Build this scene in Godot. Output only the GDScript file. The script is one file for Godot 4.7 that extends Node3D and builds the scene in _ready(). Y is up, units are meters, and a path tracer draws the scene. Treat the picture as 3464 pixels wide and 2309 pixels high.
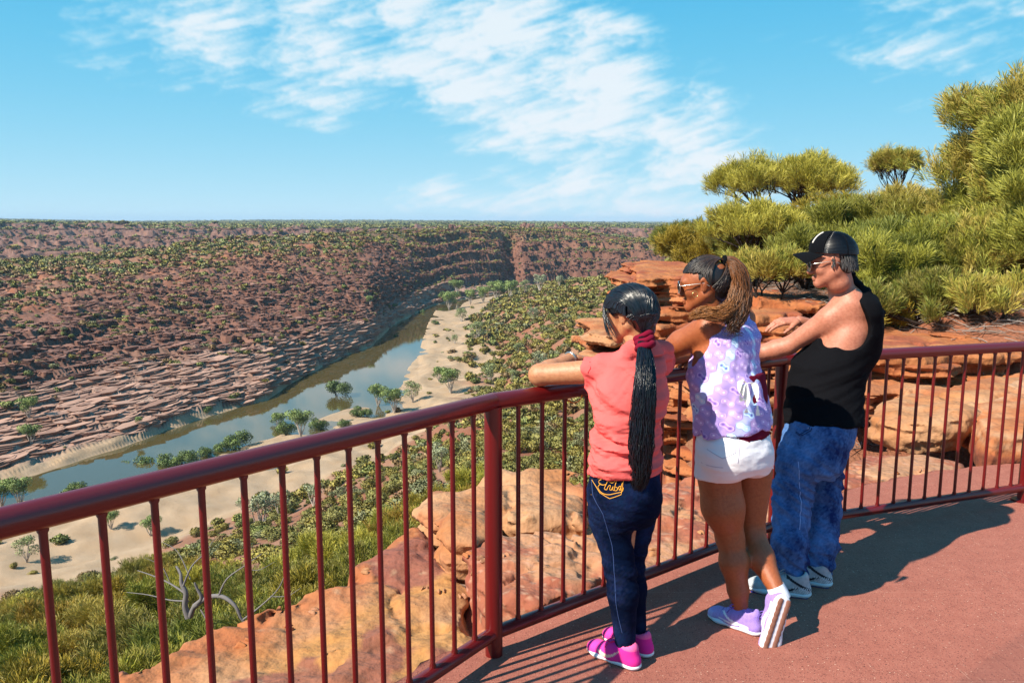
extends Node3D
# A lookout over a river gorge: y is up, the camera looks along -z, the red path falls gently away from it.

const EYE := 1.62
const PATH_FALL := 0.0518
const COLUMN_SLOPE := [-0.9652, -0.6391, -0.4761, -0.3130, -0.1772, -0.1446, -0.1185, -0.1049, -0.0957, -0.0141, 0.0674, 0.1489, 0.2196, 0.3391, 0.6391, 1.0457]
const COLUMN_REACH := [
	[1.6, 3.2, 9, 28, 52, 60, 66, 72, 78, 84, 100, 112, 140, 230, 270, 420, 650, 1500, 6000],
	[2.1, 4.2, 13, 38, 64, 76, 100, 104, 107.5, 113, 135, 147, 185, 300, 335, 560, 760, 1500, 6000],
	[2.5, 4.6, 14, 40, 68, 84, 108, 118, 129, 131, 160, 205, 250, 340, 375, 600, 800, 1500, 6000],
	[3, 5.4, 15, 42, 74, 98, 129.4, 145, 160, 162.5, 182, 225, 290, 360, 400, 640, 850, 1500, 6000],
	[3.2, 6.6, 16, 44, 80, 114, 157, 195, 231, 234, 242, 290, 350, 420, 460, 640, 900, 1500, 6000],
	[3.2, 6.9, 17, 45, 82, 122, 174, 235, 287, 290, 300, 335, 380, 440, 480, 660, 920, 1500, 6000],
	[3.25, 7.2, 17.5, 45, 83, 130, 213, 270, 317, 320, 338, 370, 408, 456, 500, 680, 935, 1500, 6000],
	[3.28, 7.3, 17.8, 46, 84, 134, 288, 315, 338, 341, 360, 386, 420, 464, 510, 690, 945, 1500, 6000],
	[3.3, 7.4, 18, 46, 85, 138, 326, 337, 348, 352, 372, 398, 430, 470, 520, 700, 950, 1500, 6000],
	[3.5, 7.9, 20, 50, 90, 156, 255, 345, 405, 425, 436, 452, 480, 520, 570, 700, 950, 1500, 6000],
	[3.7, 8.2, 22, 55, 85, 120, 175, 250, 340, 420, 468, 474, 500, 540, 590, 720, 950, 1500, 6000],
	[3.95, 8.6, 17, 45, 80, 120, 190, 230, 280, 400, 470, 478, 500, 530, 580, 720, 950, 1500, 6000],
	[4.2, 8, 9.6, 12.6, 15.5, 26, 60, 110, 180, 400, 470, 480, 500, 530, 580, 720, 950, 1500, 6000],
	[4.6, 6.5, 8.5, 10.5, 12, 18, 35, 80, 150, 400, 470, 500, 520, 560, 620, 750, 950, 1500, 6000],
	[5.2, 6.3, 7, 8.4, 9.8, 15, 30, 80, 150, 400, 470, 500, 520, 560, 620, 750, 950, 1500, 6000],
	[5, 6, 7, 8.2, 9.6, 15, 30, 80, 150, 400, 470, 500, 520, 560, 620, 750, 950, 1500, 6000]]
const COLUMN_HEIGHT := [
	[-0.1, -3.88, -7.88, -20.38, -31.38, -33.18, -34.38, -36.38, -34.38, -32.88, -28.38, -23.38, -18.88, -13.38, -28.38, -32.38, -2.38, -0.38, 19.62],
	[-0.12, -3.98, -7.38, -18.38, -30.58, -33.48, -34.38, -36.38, -34.38, -32.38, -27.41, -22.72, -19.58, -14.13, -31.38, -21.43, -1.6, -1.55, 17.64],
	[-0.14, -3.78, -7.18, -17.38, -29.38, -33.38, -34.38, -36.38, -34.38, -32.68, -26.66, -19.85, -16.1, -10.37, -30.38, -15.02, -3.48, -4.74, -1.49],
	[-0.16, -3.38, -6.88, -16.88, -27.38, -33.08, -34.38, -36.38, -34.38, -32.38, -27.3, -21.7, -12.66, -5.67, -28.38, -11, -5.61, -4.74, 8.08],
	[-0.17, -2.98, -6.58, -15.38, -25.38, -33.08, -34.38, -36.38, -34.38, -31.88, -28.11, -18.94, -10.91, -3.74, -18.38, -12.38, -5.55, -5.54, 8.08],
	[-0.17, -2.98, -6.58, -14.98, -24.58, -33.08, -34.38, -36.38, -34.38, -31.88, -29.47, -20.31, -11.98, -3.53, -14.38, -10.38, -5.71, -5.54, 8.08],
	[-0.17, -2.98, -6.58, -14.58, -23.98, -33.08, -34.38, -36.38, -34.38, -31.88, -28.23, -20.6, -12.32, -3.23, -10.38, -8.38, -5.83, -5.54, 4.89],
	[-0.17, -2.88, -6.48, -14.38, -23.58, -33.08, -34.38, -36.38, -34.38, -31.58, -27.82, -20.31, -12.51, -3.07, -8.38, -7.38, -5.41, -5.54, 4.89],
	[-0.18, -2.88, -6.48, -14.38, -23.38, -33.08, -34.38, -35.88, -34.38, -31.38, -27.18, -20.13, -12.61, -2.88, -7.38, -6.38, -5.44, -5.54, 4.89],
	[-0.18, -2.88, -6.78, -13.88, -21.88, -32.18, -31.38, -31.98, -34.88, -32.88, -29.29, -21.86, -12.21, -2.8, -5.38, -5.38, -4.94, -5.54, 1.7],
	[-0.19, -3.38, -7.88, -15.38, -19.38, -21.58, -21.98, -22.58, -23.58, -34.38, -33.88, -24.79, -14.93, -4.99, -7.38, -6.38, -5.44, -6.34, -4.68],
	[-0.21, -4.38, -7.88, -10.88, -12.88, -14.88, -17.18, -17.38, -17.78, -34.38, -33.88, -26.57, -18.16, -9.96, -12.38, -10.38, -7.98, -7.94, -7.87],
	[-0.22, -0.88, -4.18, -4.38, 0.02, 0.72, -1.88, -7.38, -13.38, -34.38, -33.88, -27.73, -20.31, -13.08, -16.38, -12.38, -8.99, -8.74, -11.06],
	[-0.24, -0.63, -0.78, -0.68, 0.42, 0.92, 1.72, -0.38, -7.38, -28.38, -28.38, -24.38, -20.38, -16.38, -16.38, -12.38, -6.38, -4.38, -2.38],
	[-0.27, -0.33, -0.38, -0.13, 0.62, 1.07, 2.12, 1.62, -2.38, -18.38, -18.38, -18.38, -16.38, -14.38, -12.38, -10.38, -6.38, -4.38, -2.38],
	[-0.28, -0.33, -0.28, 0.02, 0.72, 1.22, 2.22, 2.22, 1.62, -8.38, -10.38, -10.38, -10.38, -10.38, -10.38, -8.38, -6.38, -4.38, -2.38]]

var rng := RandomNumberGenerator.new()
var soft := FastNoiseLite.new()
var fine := FastNoiseLite.new()
var rough := FastNoiseLite.new()
var used := {}
var mats := {}

func _ready() -> void:
	rng.seed = 20417
	soft.seed = 3; soft.noise_type = FastNoiseLite.TYPE_SIMPLEX_SMOOTH; soft.frequency = 1.0; soft.fractal_octaves = 3; soft.fractal_type = FastNoiseLite.FRACTAL_FBM
	fine.seed = 8; fine.noise_type = FastNoiseLite.TYPE_SIMPLEX; fine.frequency = 1.0; fine.fractal_type = FastNoiseLite.FRACTAL_NONE
	rough.seed = 15; rough.noise_type = FastNoiseLite.TYPE_PERLIN; rough.frequency = 1.0; rough.fractal_type = FastNoiseLite.FRACTAL_FBM; rough.fractal_octaves = 5
	build_view()
	build_materials()
	build_terrain()
	build_path()
	build_railing()
	build_rocks()
	build_people()
	build_plants()
	build_scatter()

func build_view() -> void:
	var cam := Camera3D.new()
	cam.name = "camera"
	cam.fov = 46.16
	cam.far = 20000.0
	cam.near = 0.05
	cam.position = Vector3(0, EYE, 0)
	cam.rotation_degrees = Vector3(-8.53, 0, 0)
	add_child(cam)
	cam.current = true
	var env := Environment.new()
	env.background_mode = Environment.BG_SKY
	env.tonemap_mode = Environment.TONE_MAPPER_LINEAR
	env.tonemap_exposure = 1.85
	env.sdfgi_enabled = true
	env.ssao_enabled = true
	env.ssil_enabled = true
	env.fog_enabled = true
	env.fog_density = 0.00011
	env.fog_light_color = Color(0.72, 0.84, 0.95)
	env.sky = Sky.new()
	var sm := PanoramaSkyMaterial.new()
	sm.panorama = ImageTexture.create_from_image(sky_picture())
	env.sky.sky_material = sm
	env.background_energy_multiplier = 0.55
	var we := WorldEnvironment.new()
	we.name = "world_environment"
	we.environment = env
	add_child(we)
	var sun := DirectionalLight3D.new()
	sun.name = "sun"
	sun.light_energy = 1.6
	sun.light_color = Color(1.0, 0.955, 0.88)
	sun.light_angular_distance = 0.5
	sun.shadow_enabled = true
	add_child(sun)
	var e := deg_to_rad(43.0)
	sun.look_at_from_position(Vector3.ZERO, Vector3(0.839 * cos(e), -sin(e), -0.545 * cos(e)), Vector3.UP)

# Air and thin clouds over the whole dome: azimuth to the right of the view, elevation, in degrees.
func sky_picture() -> Image:
	var w := 4096
	var h := 2048
	var buf := PackedByteArray()
	buf.resize(w * h * 3)
	var puffs := [
		[Vector2(-12.18, 12.67), 13.5, 5.0, 0.0, 0.85], [Vector2(-0.77, 12.13), 11.0, 6.0, -0.35, 1.0], [Vector2(3.42, 9.35), 7.5, 3.0, -0.35, 1.0],
		[Vector2(-4.97, 9.61), 8.0, 2.4, -0.2, 0.65], [Vector2(7.92, 7.44), 8.0, 2.6, -0.12, 0.9], [Vector2(4.97, 5.46), 8.5, 2.0, 0.02, 0.85],
		[Vector2(11.48, 6.08), 6.0, 2.0, 0.0, 0.6], [Vector2(6.82, 2.64), 13.0, 2.8, 0.06, 0.78], [Vector2(-20.09, 12.69), 5.5, 1.8, -0.3, 0.75],
		[Vector2(29.13, 11.36), 9.0, 3.0, 0.1, 0.6], [Vector2(30.46, 8.70), 5.0, 1.6, 0.1, 0.45], [Vector2(-11.53, 6.37), 3.6, 0.7, -0.05, 0.5],
		[Vector2(13.06, 10.22), 2.6, 0.6, 0.0, 0.45], [Vector2(18.15, 8.23), 1.6, 0.5, 0.3, 0.3], [Vector2(19.03, 11.88), 2.0, 0.4, 0.1, 0.25],
		[Vector2(-2, 32), 24.0, 9.0, -0.2, 0.85], [Vector2(48, 30), 22.0, 8.0, 0.2, 0.7], [Vector2(-70, 22), 22.0, 6.0, 0.15, 0.7],
		[Vector2(110, 24), 26.0, 8.0, 0.0, 0.7], [Vector2(170, 38), 30.0, 10.0, 0.3, 0.7], [Vector2(-140, 30), 26.0, 8.0, -0.2, 0.65], [Vector2(60, 62), 40.0, 10.0, 0.3, 0.6]]
	var warp := FastNoiseLite.new()
	warp.seed = 21; warp.frequency = 0.11; warp.fractal_octaves = 5; warp.noise_type = FastNoiseLite.TYPE_SIMPLEX_SMOOTH
	var grain := FastNoiseLite.new()
	grain.seed = 4; grain.frequency = 0.55; grain.fractal_octaves = 5; grain.fractal_gain = 0.62; grain.noise_type = FastNoiseLite.TYPE_SIMPLEX_SMOOTH
	var r := 0
	while r < h:
		var el := 90.0 - (r + 0.5) * 180.0 / h
		var step := 1 if el < 30.0 else (2 if el < 45.0 else 8)
		if el < -1.0:
			step = h - r
		# the air: deep blue overhead, pale towards the horizon
		var e := clampf(el, 0.0, 90.0)
		var t := 1.0 - exp(-e / 9.5)
		var t2 := clampf(e / 26.0, 0.0, 1.0)
		var air := Vector3(0.80, 0.93, 0.985).lerp(Vector3(0.29, 0.735, 0.925), t * 0.88).lerp(Vector3(0.10, 0.60, 0.86), t2 * t2 * 0.75)
		var row := PackedByteArray()
		row.resize(w * 3)
		var c := 0
		while c < w:
			var hop := step
			if step < 4 and absf(float(c) / w - 0.5) < 0.36: hop = 4
			var az := (c + 0.5) * 360.0 / w
			if az > 180.0: az -= 360.0
			var col := air
			if el > 0.0:
				var mask := 0.0
				for p in puffs:
					var dx: float = az - p[0].x
					if absf(dx) > 180.0:
						dx -= signf(dx) * 360.0
					if absf(dx) > p[1] * 1.7:
						continue
					var dy: float = el - p[0].y
					if absf(dy) > p[1] * 1.2:
						continue
					var ca := cos(p[3])
					var sa := sin(p[3])
					var q := Vector2((dx * ca + dy * sa) / p[1], (dy * ca - dx * sa) / p[2]).length_squared()
					if q < 2.2:
						mask = maxf(mask, p[4] * (1.0 - smoothstep(0.15, 2.2, q)))
				if mask > 0.01:
					var squeeze := 2.4
					var n1 := warp.get_noise_2d(az + el * 0.8, (el - az * 0.22) * squeeze)
					var n2 := grain.get_noise_2d((az + el * 0.9) * 0.5 + n1 * 2.4, (el - az * 0.28) * 2.2)
					var d := mask * 1.25 + n1 * 0.75 + n2 * 0.5 - 0.42
					d = smoothstep(0.0, 1.05, d) * 0.9
					col = air.lerp(Vector3(0.955, 0.97, 0.99), d)
			var b0 := int(clampf(col.x, 0, 1) * 255.0)
			var b1 := int(clampf(col.y, 0, 1) * 255.0)
			var b2 := int(clampf(col.z, 0, 1) * 255.0)
			for k in hop:
				if c + k >= w:
					break
				var o := (c + k) * 3
				row[o] = b0; row[o + 1] = b1; row[o + 2] = b2
			c += hop if step < 100 else 8
		if step > 100:
			row.fill(0)
			for k in w:
				row[k * 3] = 176; row[k * 3 + 1] = 168; row[k * 3 + 2] = 160
		var block := row.duplicate()
		var last: int = mini(r + step, h)
		for k in range(r, last):
			sky_rows.append(block)
		r = last
	var all := PackedByteArray()
	for b in sky_rows:
		all.append_array(b)
	sky_rows.clear()
	return Image.create_from_data(w, h, false, Image.FORMAT_RGB8, all)

var sky_rows := []

# ---------------------------------------------------------------- helpers
func numbered(called: String) -> String:
	var n: int = used.get(called, -1) + 1
	used[called] = n
	return called if n == 0 else "%s_%03d" % [called, n]

func tag(o: Node, label := "", category := "", group := "", kind := "") -> Node:
	if label: o.set_meta("label", label)
	if category: o.set_meta("category", category)
	if group: o.set_meta("group", group)
	if kind: o.set_meta("kind", kind)
	return o

func thing(called: String, label: String, category: String, at := Vector3.ZERO, group := "") -> Node3D:
	var o := Node3D.new()
	o.name = numbered(called)
	add_child(o)
	o.position = at
	tag(o, label, category, group)
	return o

func part(called: String, mesh: Mesh, m: Material, parent: Node = null, at := Vector3.ZERO) -> MeshInstance3D:
	var o := MeshInstance3D.new()
	o.mesh = mesh
	o.material_override = m
	if parent == null:
		o.name = numbered(called)
		add_child(o)
	else:
		o.name = called
		parent.add_child(o, true)
	o.position = at
	return o

func group_node(called: String, parent: Node) -> Node3D:
	var o := Node3D.new()
	o.name = called
	parent.add_child(o, true)
	return o

func copies(called: String, mesh: Mesh, m: Material, placed: Array, tints: Array, parent: Node = null) -> MultiMeshInstance3D:
	var mm := MultiMesh.new()
	mm.transform_format = MultiMesh.TRANSFORM_3D
	mm.use_colors = not tints.is_empty()
	mm.mesh = mesh
	mm.instance_count = placed.size()
	for i in placed.size():
		mm.set_instance_transform(i, placed[i])
		if mm.use_colors:
			mm.set_instance_color(i, tints[i])
	var o := MultiMeshInstance3D.new()
	o.multimesh = mm
	o.material_override = m
	if parent == null:
		o.name = numbered(called)
		add_child(o)
	else:
		o.name = called
		parent.add_child(o, true)
	return o

func arrays_mesh(v: PackedVector3Array, n: PackedVector3Array, idx: PackedInt32Array, c := PackedColorArray(), uv := PackedVector2Array()) -> ArrayMesh:
	var a := []
	a.resize(Mesh.ARRAY_MAX)
	a[Mesh.ARRAY_VERTEX] = v
	a[Mesh.ARRAY_NORMAL] = n
	if c.size(): a[Mesh.ARRAY_COLOR] = c
	if uv.size(): a[Mesh.ARRAY_TEX_UV] = uv
	if idx.size(): a[Mesh.ARRAY_INDEX] = idx
	var m := ArrayMesh.new()
	m.add_surface_from_arrays(Mesh.PRIMITIVE_TRIANGLES, a)
	return m

func paint(key: String, col: Color, r := 0.85, metal := 0.0, vertex := false) -> StandardMaterial3D:
	var m := StandardMaterial3D.new()
	m.resource_name = key
	m.albedo_color = col
	m.roughness = r
	m.metallic = metal
	m.vertex_color_use_as_albedo = vertex
	mats[key] = m
	return m

# A tube through points with a radius at each.
func tube_into(v: PackedVector3Array, n: PackedVector3Array, idx: PackedInt32Array, pts: PackedVector3Array, radii: PackedFloat32Array, sides := 8, caps := true) -> void:
	var side := Vector3.ZERO
	var cnt := pts.size()
	var start := v.size()
	for i in cnt:
		var d := (pts[mini(i + 1, cnt - 1)] - pts[maxi(i - 1, 0)]).normalized()
		if i == 0:
			side = d.cross(Vector3.UP if absf(d.y) < 0.9 else Vector3.RIGHT).normalized()
		else:
			side = (side - d * side.dot(d)).normalized()
		var up := side.cross(d)
		for k in sides:
			var a := TAU * k / sides
			var o := side * cos(a) + up * sin(a)
			v.append(pts[i] + o * radii[i])
			n.append(o)
	for i in cnt - 1:
		for k in sides:
			var a := start + i * sides + k
			var b := start + i * sides + (k + 1) % sides
			idx.append_array([a, b, a + sides, b, b + sides, a + sides])
	if caps:
		for e in [0, cnt - 1]:
			var d := (pts[0] - pts[1]).normalized() if e == 0 else (pts[cnt - 1] - pts[cnt - 2]).normalized()
			var s0 := v.size()
			v.append(pts[e] + d * radii[e] * 0.15)
			n.append(d)
			for k in sides:
				v.append(v[start + e * sides + k])
				n.append(d)
			for k in sides:
				if e == 0:
					idx.append_array([s0, s0 + 1 + (k + 1) % sides, s0 + 1 + k])
				else:
					idx.append_array([s0, s0 + 1 + k, s0 + 1 + (k + 1) % sides])

func tube(pts: Array, radii: Array, sides := 10, caps := true) -> ArrayMesh:
	var v := PackedVector3Array()
	var n := PackedVector3Array()
	var idx := PackedInt32Array()
	tube_into(v, n, idx, PackedVector3Array(pts), PackedFloat32Array(radii), sides, caps)
	return arrays_mesh(v, n, idx)

func smooth_curve(pts: Array, per := 6) -> Array:
	var c := Curve3D.new()
	for i in pts.size():
		var t: Vector3 = (pts[mini(i + 1, pts.size() - 1)] - pts[maxi(i - 1, 0)]) / 6.0
		c.add_point(pts[i], -t, t)
	var out := []
	for i in pts.size() - 1:
		for k in per:
			out.append(c.sample(i, float(k) / per))
	out.append(pts[pts.size() - 1])
	return out

# ---------------------------------------------------------------- ground
func column_at(a: float) -> Array:
	var k := 0
	while k < COLUMN_SLOPE.size() - 2 and a > COLUMN_SLOPE[k + 1]:
		k += 1
	var t := clampf((a - COLUMN_SLOPE[k]) / (COLUMN_SLOPE[k + 1] - COLUMN_SLOPE[k]), 0.0, 1.0)
	var r := PackedFloat32Array()
	var h := PackedFloat32Array()
	for i in COLUMN_REACH[0].size():
		r.append(lerpf(COLUMN_REACH[k][i], COLUMN_REACH[k + 1][i], t))
		h.append(lerpf(COLUMN_HEIGHT[k][i], COLUMN_HEIGHT[k + 1][i], t))
	return [r, h]

# x: height, y: how far along the profile (0 path edge, 4 to 6 sand, 6 to 8 river, 9 to 12 rock, 13 ridge, 18 horizon)
func profile(col: Array, d: float) -> Vector2:
	var r: PackedFloat32Array = col[0]
	var h: PackedFloat32Array = col[1]
	if d <= r[0]:
		return Vector2(h[0], 0)
	for i in r.size() - 1:
		if d <= r[i + 1]:
			var t := (d - r[i]) / maxf(r[i + 1] - r[i], 0.01)
			return Vector2(lerpf(h[i], h[i + 1], t), i + t)
	return Vector2(h[h.size() - 1], r.size() - 1)

func relief(x: float, d: float, p: Vector2) -> float:
	var h := p.x
	var u := p.y
	var wet := smoothstep(5.6, 6.2, u) * (1.0 - smoothstep(7.8, 8.3, u)) if h < -32.5 else 0.0
	if d < 9.0 and x > -6.0:
		return h - 0.35 + soft.get_noise_2d(x * 0.8, d * 0.8) * 0.12
	h += soft.get_noise_2d(x * 0.06, d * 0.06) * clampf(d * 0.012, 0.2, 1.6) * (1.0 - wet)
	if u > 8.3 and u < 13.2 and x < d * 0.25:
		# beds of stone: broken level steps that wander along the slope
		var k := smoothstep(8.3, 9.0, u) * (1.0 - smoothstep(12.6, 13.2, u))
		var s := 0.8 if u < 10.1 else 1.5
		var hh := h / s + soft.get_noise_2d(x * 0.013 + 7.0, d * 0.013) * 1.6
		var f := hh - floorf(hh)
		var g := smoothstep(0.7, 0.96, f)
		h += (g - f) * s * 0.85 * k
		if x > -0.14 * d:
			# the far wall: tall level faces, and a deep cleft down it
			var tall := h / 5.5 + soft.get_noise_2d(x * 0.02, 5.0) * 0.5
			var ft := tall - floorf(tall)
			h += (smoothstep(0.62, 0.95, ft) - ft) * 5.5 * 0.85 * k * smoothstep(-0.14, -0.10, x / d)
			h -= 9.0 * k * smoothstep(7.0, 1.0, absf(x + 0.012 * d - 4.0 + soft.get_noise_1d(d * 0.08) * 4.0))
		h += rough.get_noise_2d(x * 0.19, d * 0.19) * 1.1 * k * smoothstep(9.6, 10.6, u)
		h += rough.get_noise_2d(x * 0.5, d * 0.5) * 0.5 * k
	elif u > 14.6 and u < 16.2:
		h += rough.get_noise_2d(x * 0.03, d * 0.02) * 9.0
		var hs := h / 6.0
		h = (floorf(hs) + smoothstep(0.45, 0.95, hs - floorf(hs))) * 6.0
	elif u > 3.8:
		h += rough.get_noise_2d(x * 0.1, d * 0.1) * 0.35 * (1.0 - wet)
	return h

func ground_at(x: float, d: float) -> Vector2:
	var p := profile(column_at(x / maxf(d, 0.1)), d)
	return Vector2(relief(x, d, p), p.y)

func ground_tint(x: float, d: float, h: float, u: float) -> Color:
	var n := soft.get_noise_2d(x * 0.05, d * 0.05)
	var m := rough.get_noise_2d(x * 0.35, d * 0.35)
	var a := x / d
	var sand := Color(0.35, 0.235, 0.14).lerp(Color(0.44, 0.32, 0.215), clampf(0.5 + m, 0, 1))
	var soil := Color(0.24, 0.088, 0.045).lerp(Color(0.29, 0.155, 0.095), clampf(0.5 + n * 1.3 + m * 0.5, 0, 1))
	var slab := Color(0.19, 0.11, 0.083).lerp(Color(0.36, 0.24, 0.185), clampf(0.5 + n + m, 0, 1))
	var rust := Color(0.12, 0.052, 0.036).lerp(Color(0.20, 0.09, 0.06), clampf(0.5 + n + m * 1.2, 0, 1))
	var far := Color(0.09, 0.10, 0.05).lerp(Color(0.13, 0.12, 0.065), clampf(0.5 + n + m, 0, 1))
	if u < 8.4 or (u < 9.0 and a > 0.0):
		var k := 1.0 - smoothstep(-32.4, -31.0, h + n * 1.5)
		return soil.lerp(sand, k)
	if u < 9.0:
		if a > -0.37: return sand.lerp(rust, smoothstep(8.05, 8.2, u))
		return sand.lerp(slab, smoothstep(8.5, 9.0, u))
	if u < 10.6:
		return slab.lerp(rust, smoothstep(9.7, 10.4, u))
	if u < 12.6:
		return rust.lerp(soil, smoothstep(11.6 + n * 0.8, 12.4 + n * 0.8, u) * (1.0 if a < -0.2 else 0.3))
	if u < 14.5:
		return (soil if a < -0.2 else rust.lerp(soil, 0.5)).lerp(Color(0.16, 0.13, 0.06), 0.4)
	if u < 16.2:
		return Color(0.12, 0.055, 0.04).lerp(Color(0.24, 0.125, 0.09), clampf(0.42 + m * 1.4 + rough.get_noise_2d(x * 0.012, h * 0.6) * 1.5, 0, 1))
	return far

func build_terrain() -> void:
	var rows := PackedFloat32Array()
	for seg in [[1.2, 12.0, 50], [12.0, 60.0, 70], [60.0, 108.0, 60], [108.0, 360.0, 250], [360.0, 560.0, 130], [560.0, 1000.0, 70], [1000.0, 9000.0, 40]]:
		for i in seg[2]:
			rows.append(seg[0] * pow(seg[1] / seg[0], float(i) / seg[2]))
	rows.append(9000.0)
	var cols := PackedFloat32Array()
	for i in 120:
		cols.append(-2.4 + i * 1.7 / 120)
	for i in 700:
		cols.append(-0.7 + i * 1.06 / 700)
	for i in 81:
		cols.append(0.36 + i * 0.7 / 80)
	var v := PackedVector3Array()
	var c := PackedColorArray()
	var nr := rows.size()
	for a in cols:
		var col := column_at(a)
		for d in rows:
			var x := a * d
			var p := profile(col, d)
			var h := relief(x, d, p)
			v.append(Vector3(x, h, -d))
			c.append(ground_tint(x, d, h, p.y))
	var n := PackedVector3Array()
	n.resize(v.size())
	var idx := PackedInt32Array()
	for i in cols.size() - 1:
		for j in nr - 1:
			var q := i * nr + j
			idx.append_array([q, q + 1, q + nr, q + nr, q + 1, q + nr + 1])
	for i in cols.size():
		for j in nr:
			var l := maxi(i - 1, 0) * nr + j
			var r := mini(i + 1, cols.size() - 1) * nr + j
			var b := i * nr + maxi(j - 1, 0)
			var f := i * nr + mini(j + 1, nr - 1)
			n[i * nr + j] = (v[r] - v[l]).cross(v[f] - v[b]).normalized()
	var g := part("terrain", arrays_mesh(v, n, idx, c), mats.ground)
	tag(g, "sandy gorge floor and rocky slopes rising to a scrub plateau", "terrain", "", "structure")
	# water fills the bed
	var wv := PackedVector3Array([Vector3(-260, -34.38, -40), Vector3(-260, -34.38, -470), Vector3(320, -34.38, -470), Vector3(320, -34.38, -40)])
	var w := part("river", arrays_mesh(wv, PackedVector3Array([Vector3.UP, Vector3.UP, Vector3.UP, Vector3.UP]), PackedInt32Array([0, 1, 2, 0, 2, 3])), mats.water)
	tag(w, "still brown river winding through the gorge", "river", "", "structure")

func noise_texture(f: float, octaves: int, normal := false, bump := 4.0, ramp: Gradient = null, size := 512, seed_ := 1) -> NoiseTexture2D:
	var t := NoiseTexture2D.new()
	t.width = size
	t.height = size
	t.seamless = true
	t.as_normal_map = normal
	t.bump_strength = bump
	t.generate_mipmaps = false
	var n := FastNoiseLite.new()
	n.seed = seed_
	n.frequency = f
	n.fractal_octaves = octaves
	n.noise_type = FastNoiseLite.TYPE_SIMPLEX_SMOOTH
	t.noise = n
	if ramp: t.color_ramp = ramp
	return t

func ramp(offsets: Array, colors: Array) -> Gradient:
	var g := Gradient.new()
	g.offsets = PackedFloat32Array(offsets)
	g.colors = PackedColorArray(colors)
	return g

func build_materials() -> void:
	var m := paint("ground", Color.WHITE, 0.95, 0.0, true)
	m.albedo_texture = noise_texture(0.03, 6, false, 1.0, ramp([0.0, 0.4, 0.6, 1.0], [Color(0.74, 0.70, 0.68), Color(0.93, 0.92, 0.90), Color(1, 1, 1), Color(0.95, 0.92, 0.9)]), 512, 6)
	m.normal_enabled = true
	m.normal_texture = noise_texture(0.04, 6, true, 12.0, null, 512, 19)
	m.uv1_triplanar = true
	m.uv1_world_triplanar = true
	m.uv1_scale = Vector3(0.7, 0.7, 0.7)
	m = paint("water", Color(0.30, 0.265, 0.15), 0.02)
	m.metallic_specular = 1.0
	m.normal_enabled = true
	m.normal_texture = noise_texture(0.02, 4, true, 1.2)
	m.normal_scale = 0.06
	m.uv1_triplanar = true
	m.uv1_world_triplanar = true
	m.uv1_scale = Vector3(0.16, 0.16, 0.16)
	# rock: the stone's own colour sits in the vertices, the texture gives grain and pits
	m = paint("rock", Color.WHITE, 0.93, 0.0, true)
	m.albedo_texture = noise_texture(0.035, 6, false, 1.0, ramp([0.0, 0.35, 0.6, 1.0], [Color(0.84, 0.80, 0.78), Color(0.95, 0.93, 0.91), Color(1, 1, 1), Color(0.93, 0.90, 0.88)]), 512, 5)
	m.normal_enabled = true
	m.normal_texture = noise_texture(0.02, 6, true, 10.0, null, 512, 9)
	m.normal_scale = 0.7
	m.uv1_triplanar = true
	m.uv1_world_triplanar = true
	m.uv1_scale = Vector3(1.1, 1.1, 1.1)
	# the red path: bound gravel with pale and dark chips
	m = paint("path", Color.WHITE, 0.9)
	m.albedo_texture = ImageTexture.create_from_image(gravel_picture())
	m.normal_enabled = true
	m.normal_texture = noise_texture(0.35, 2, true, 5.0, null, 512, 31)
	m.normal_scale = 0.28
	m.uv1_triplanar = true
	m.uv1_world_triplanar = true
	m.uv1_scale = Vector3(0.95, 0.95, 0.95)
	paint("block", Color.WHITE, 0.95, 0.0, true)
	m = paint("rail_paint", Color(0.37, 0.038, 0.042), 0.36)
	m.clearcoat_enabled = true
	m.clearcoat = 0.3
	m.clearcoat_roughness = 0.12
	m.normal_enabled = true
	m.normal_texture = noise_texture(0.05, 3, true, 2.0, null, 256, 12)
	m.normal_scale = 0.25
	m.uv1_triplanar = true
	m.uv1_scale = Vector3(6, 6, 6)

func gravel_picture() -> Image:
	var s := 1024
	var img := Image.create(s, s, false, Image.FORMAT_RGB8)
	var broad := FastNoiseLite.new()
	broad.seed = 77
	broad.frequency = 0.006
	broad.fractal_octaves = 5
	var bi := broad.get_seamless_image(s, s)
	for y in s:
		for x in s:
			var b := bi.get_pixel(x, y).r
			var k := rng.randf()
			var c := Color(0.545, 0.305, 0.25).lerp(Color(0.64, 0.385, 0.32), b * 0.75 + k * 0.25)
			img.set_pixel(x, y, c)
	for i in 15000:
		var x := rng.randi_range(0, s - 4)
		var y := rng.randi_range(0, s - 4)
		var pick := rng.randf()
		var col := Color(0.36, 0.17, 0.14) if pick < 0.5 else (Color(0.65, 0.42, 0.35) if pick < 0.88 else (Color(0.84, 0.70, 0.60) if pick < 0.94 else Color(0.18, 0.09, 0.08)))
		var r := 2 if rng.randf() < 0.6 else 4
		if pick > 0.88 and rng.randf() < 0.5: r = 2
		img.fill_rect(Rect2i(x, y, r + rng.randi_range(0, 1), r), col)
	return img

# ---------------------------------------------------------------- path and railing
func on_path(x: float, d: float) -> Vector3:
	return Vector3(x, -PATH_FALL * d, -d)

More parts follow.
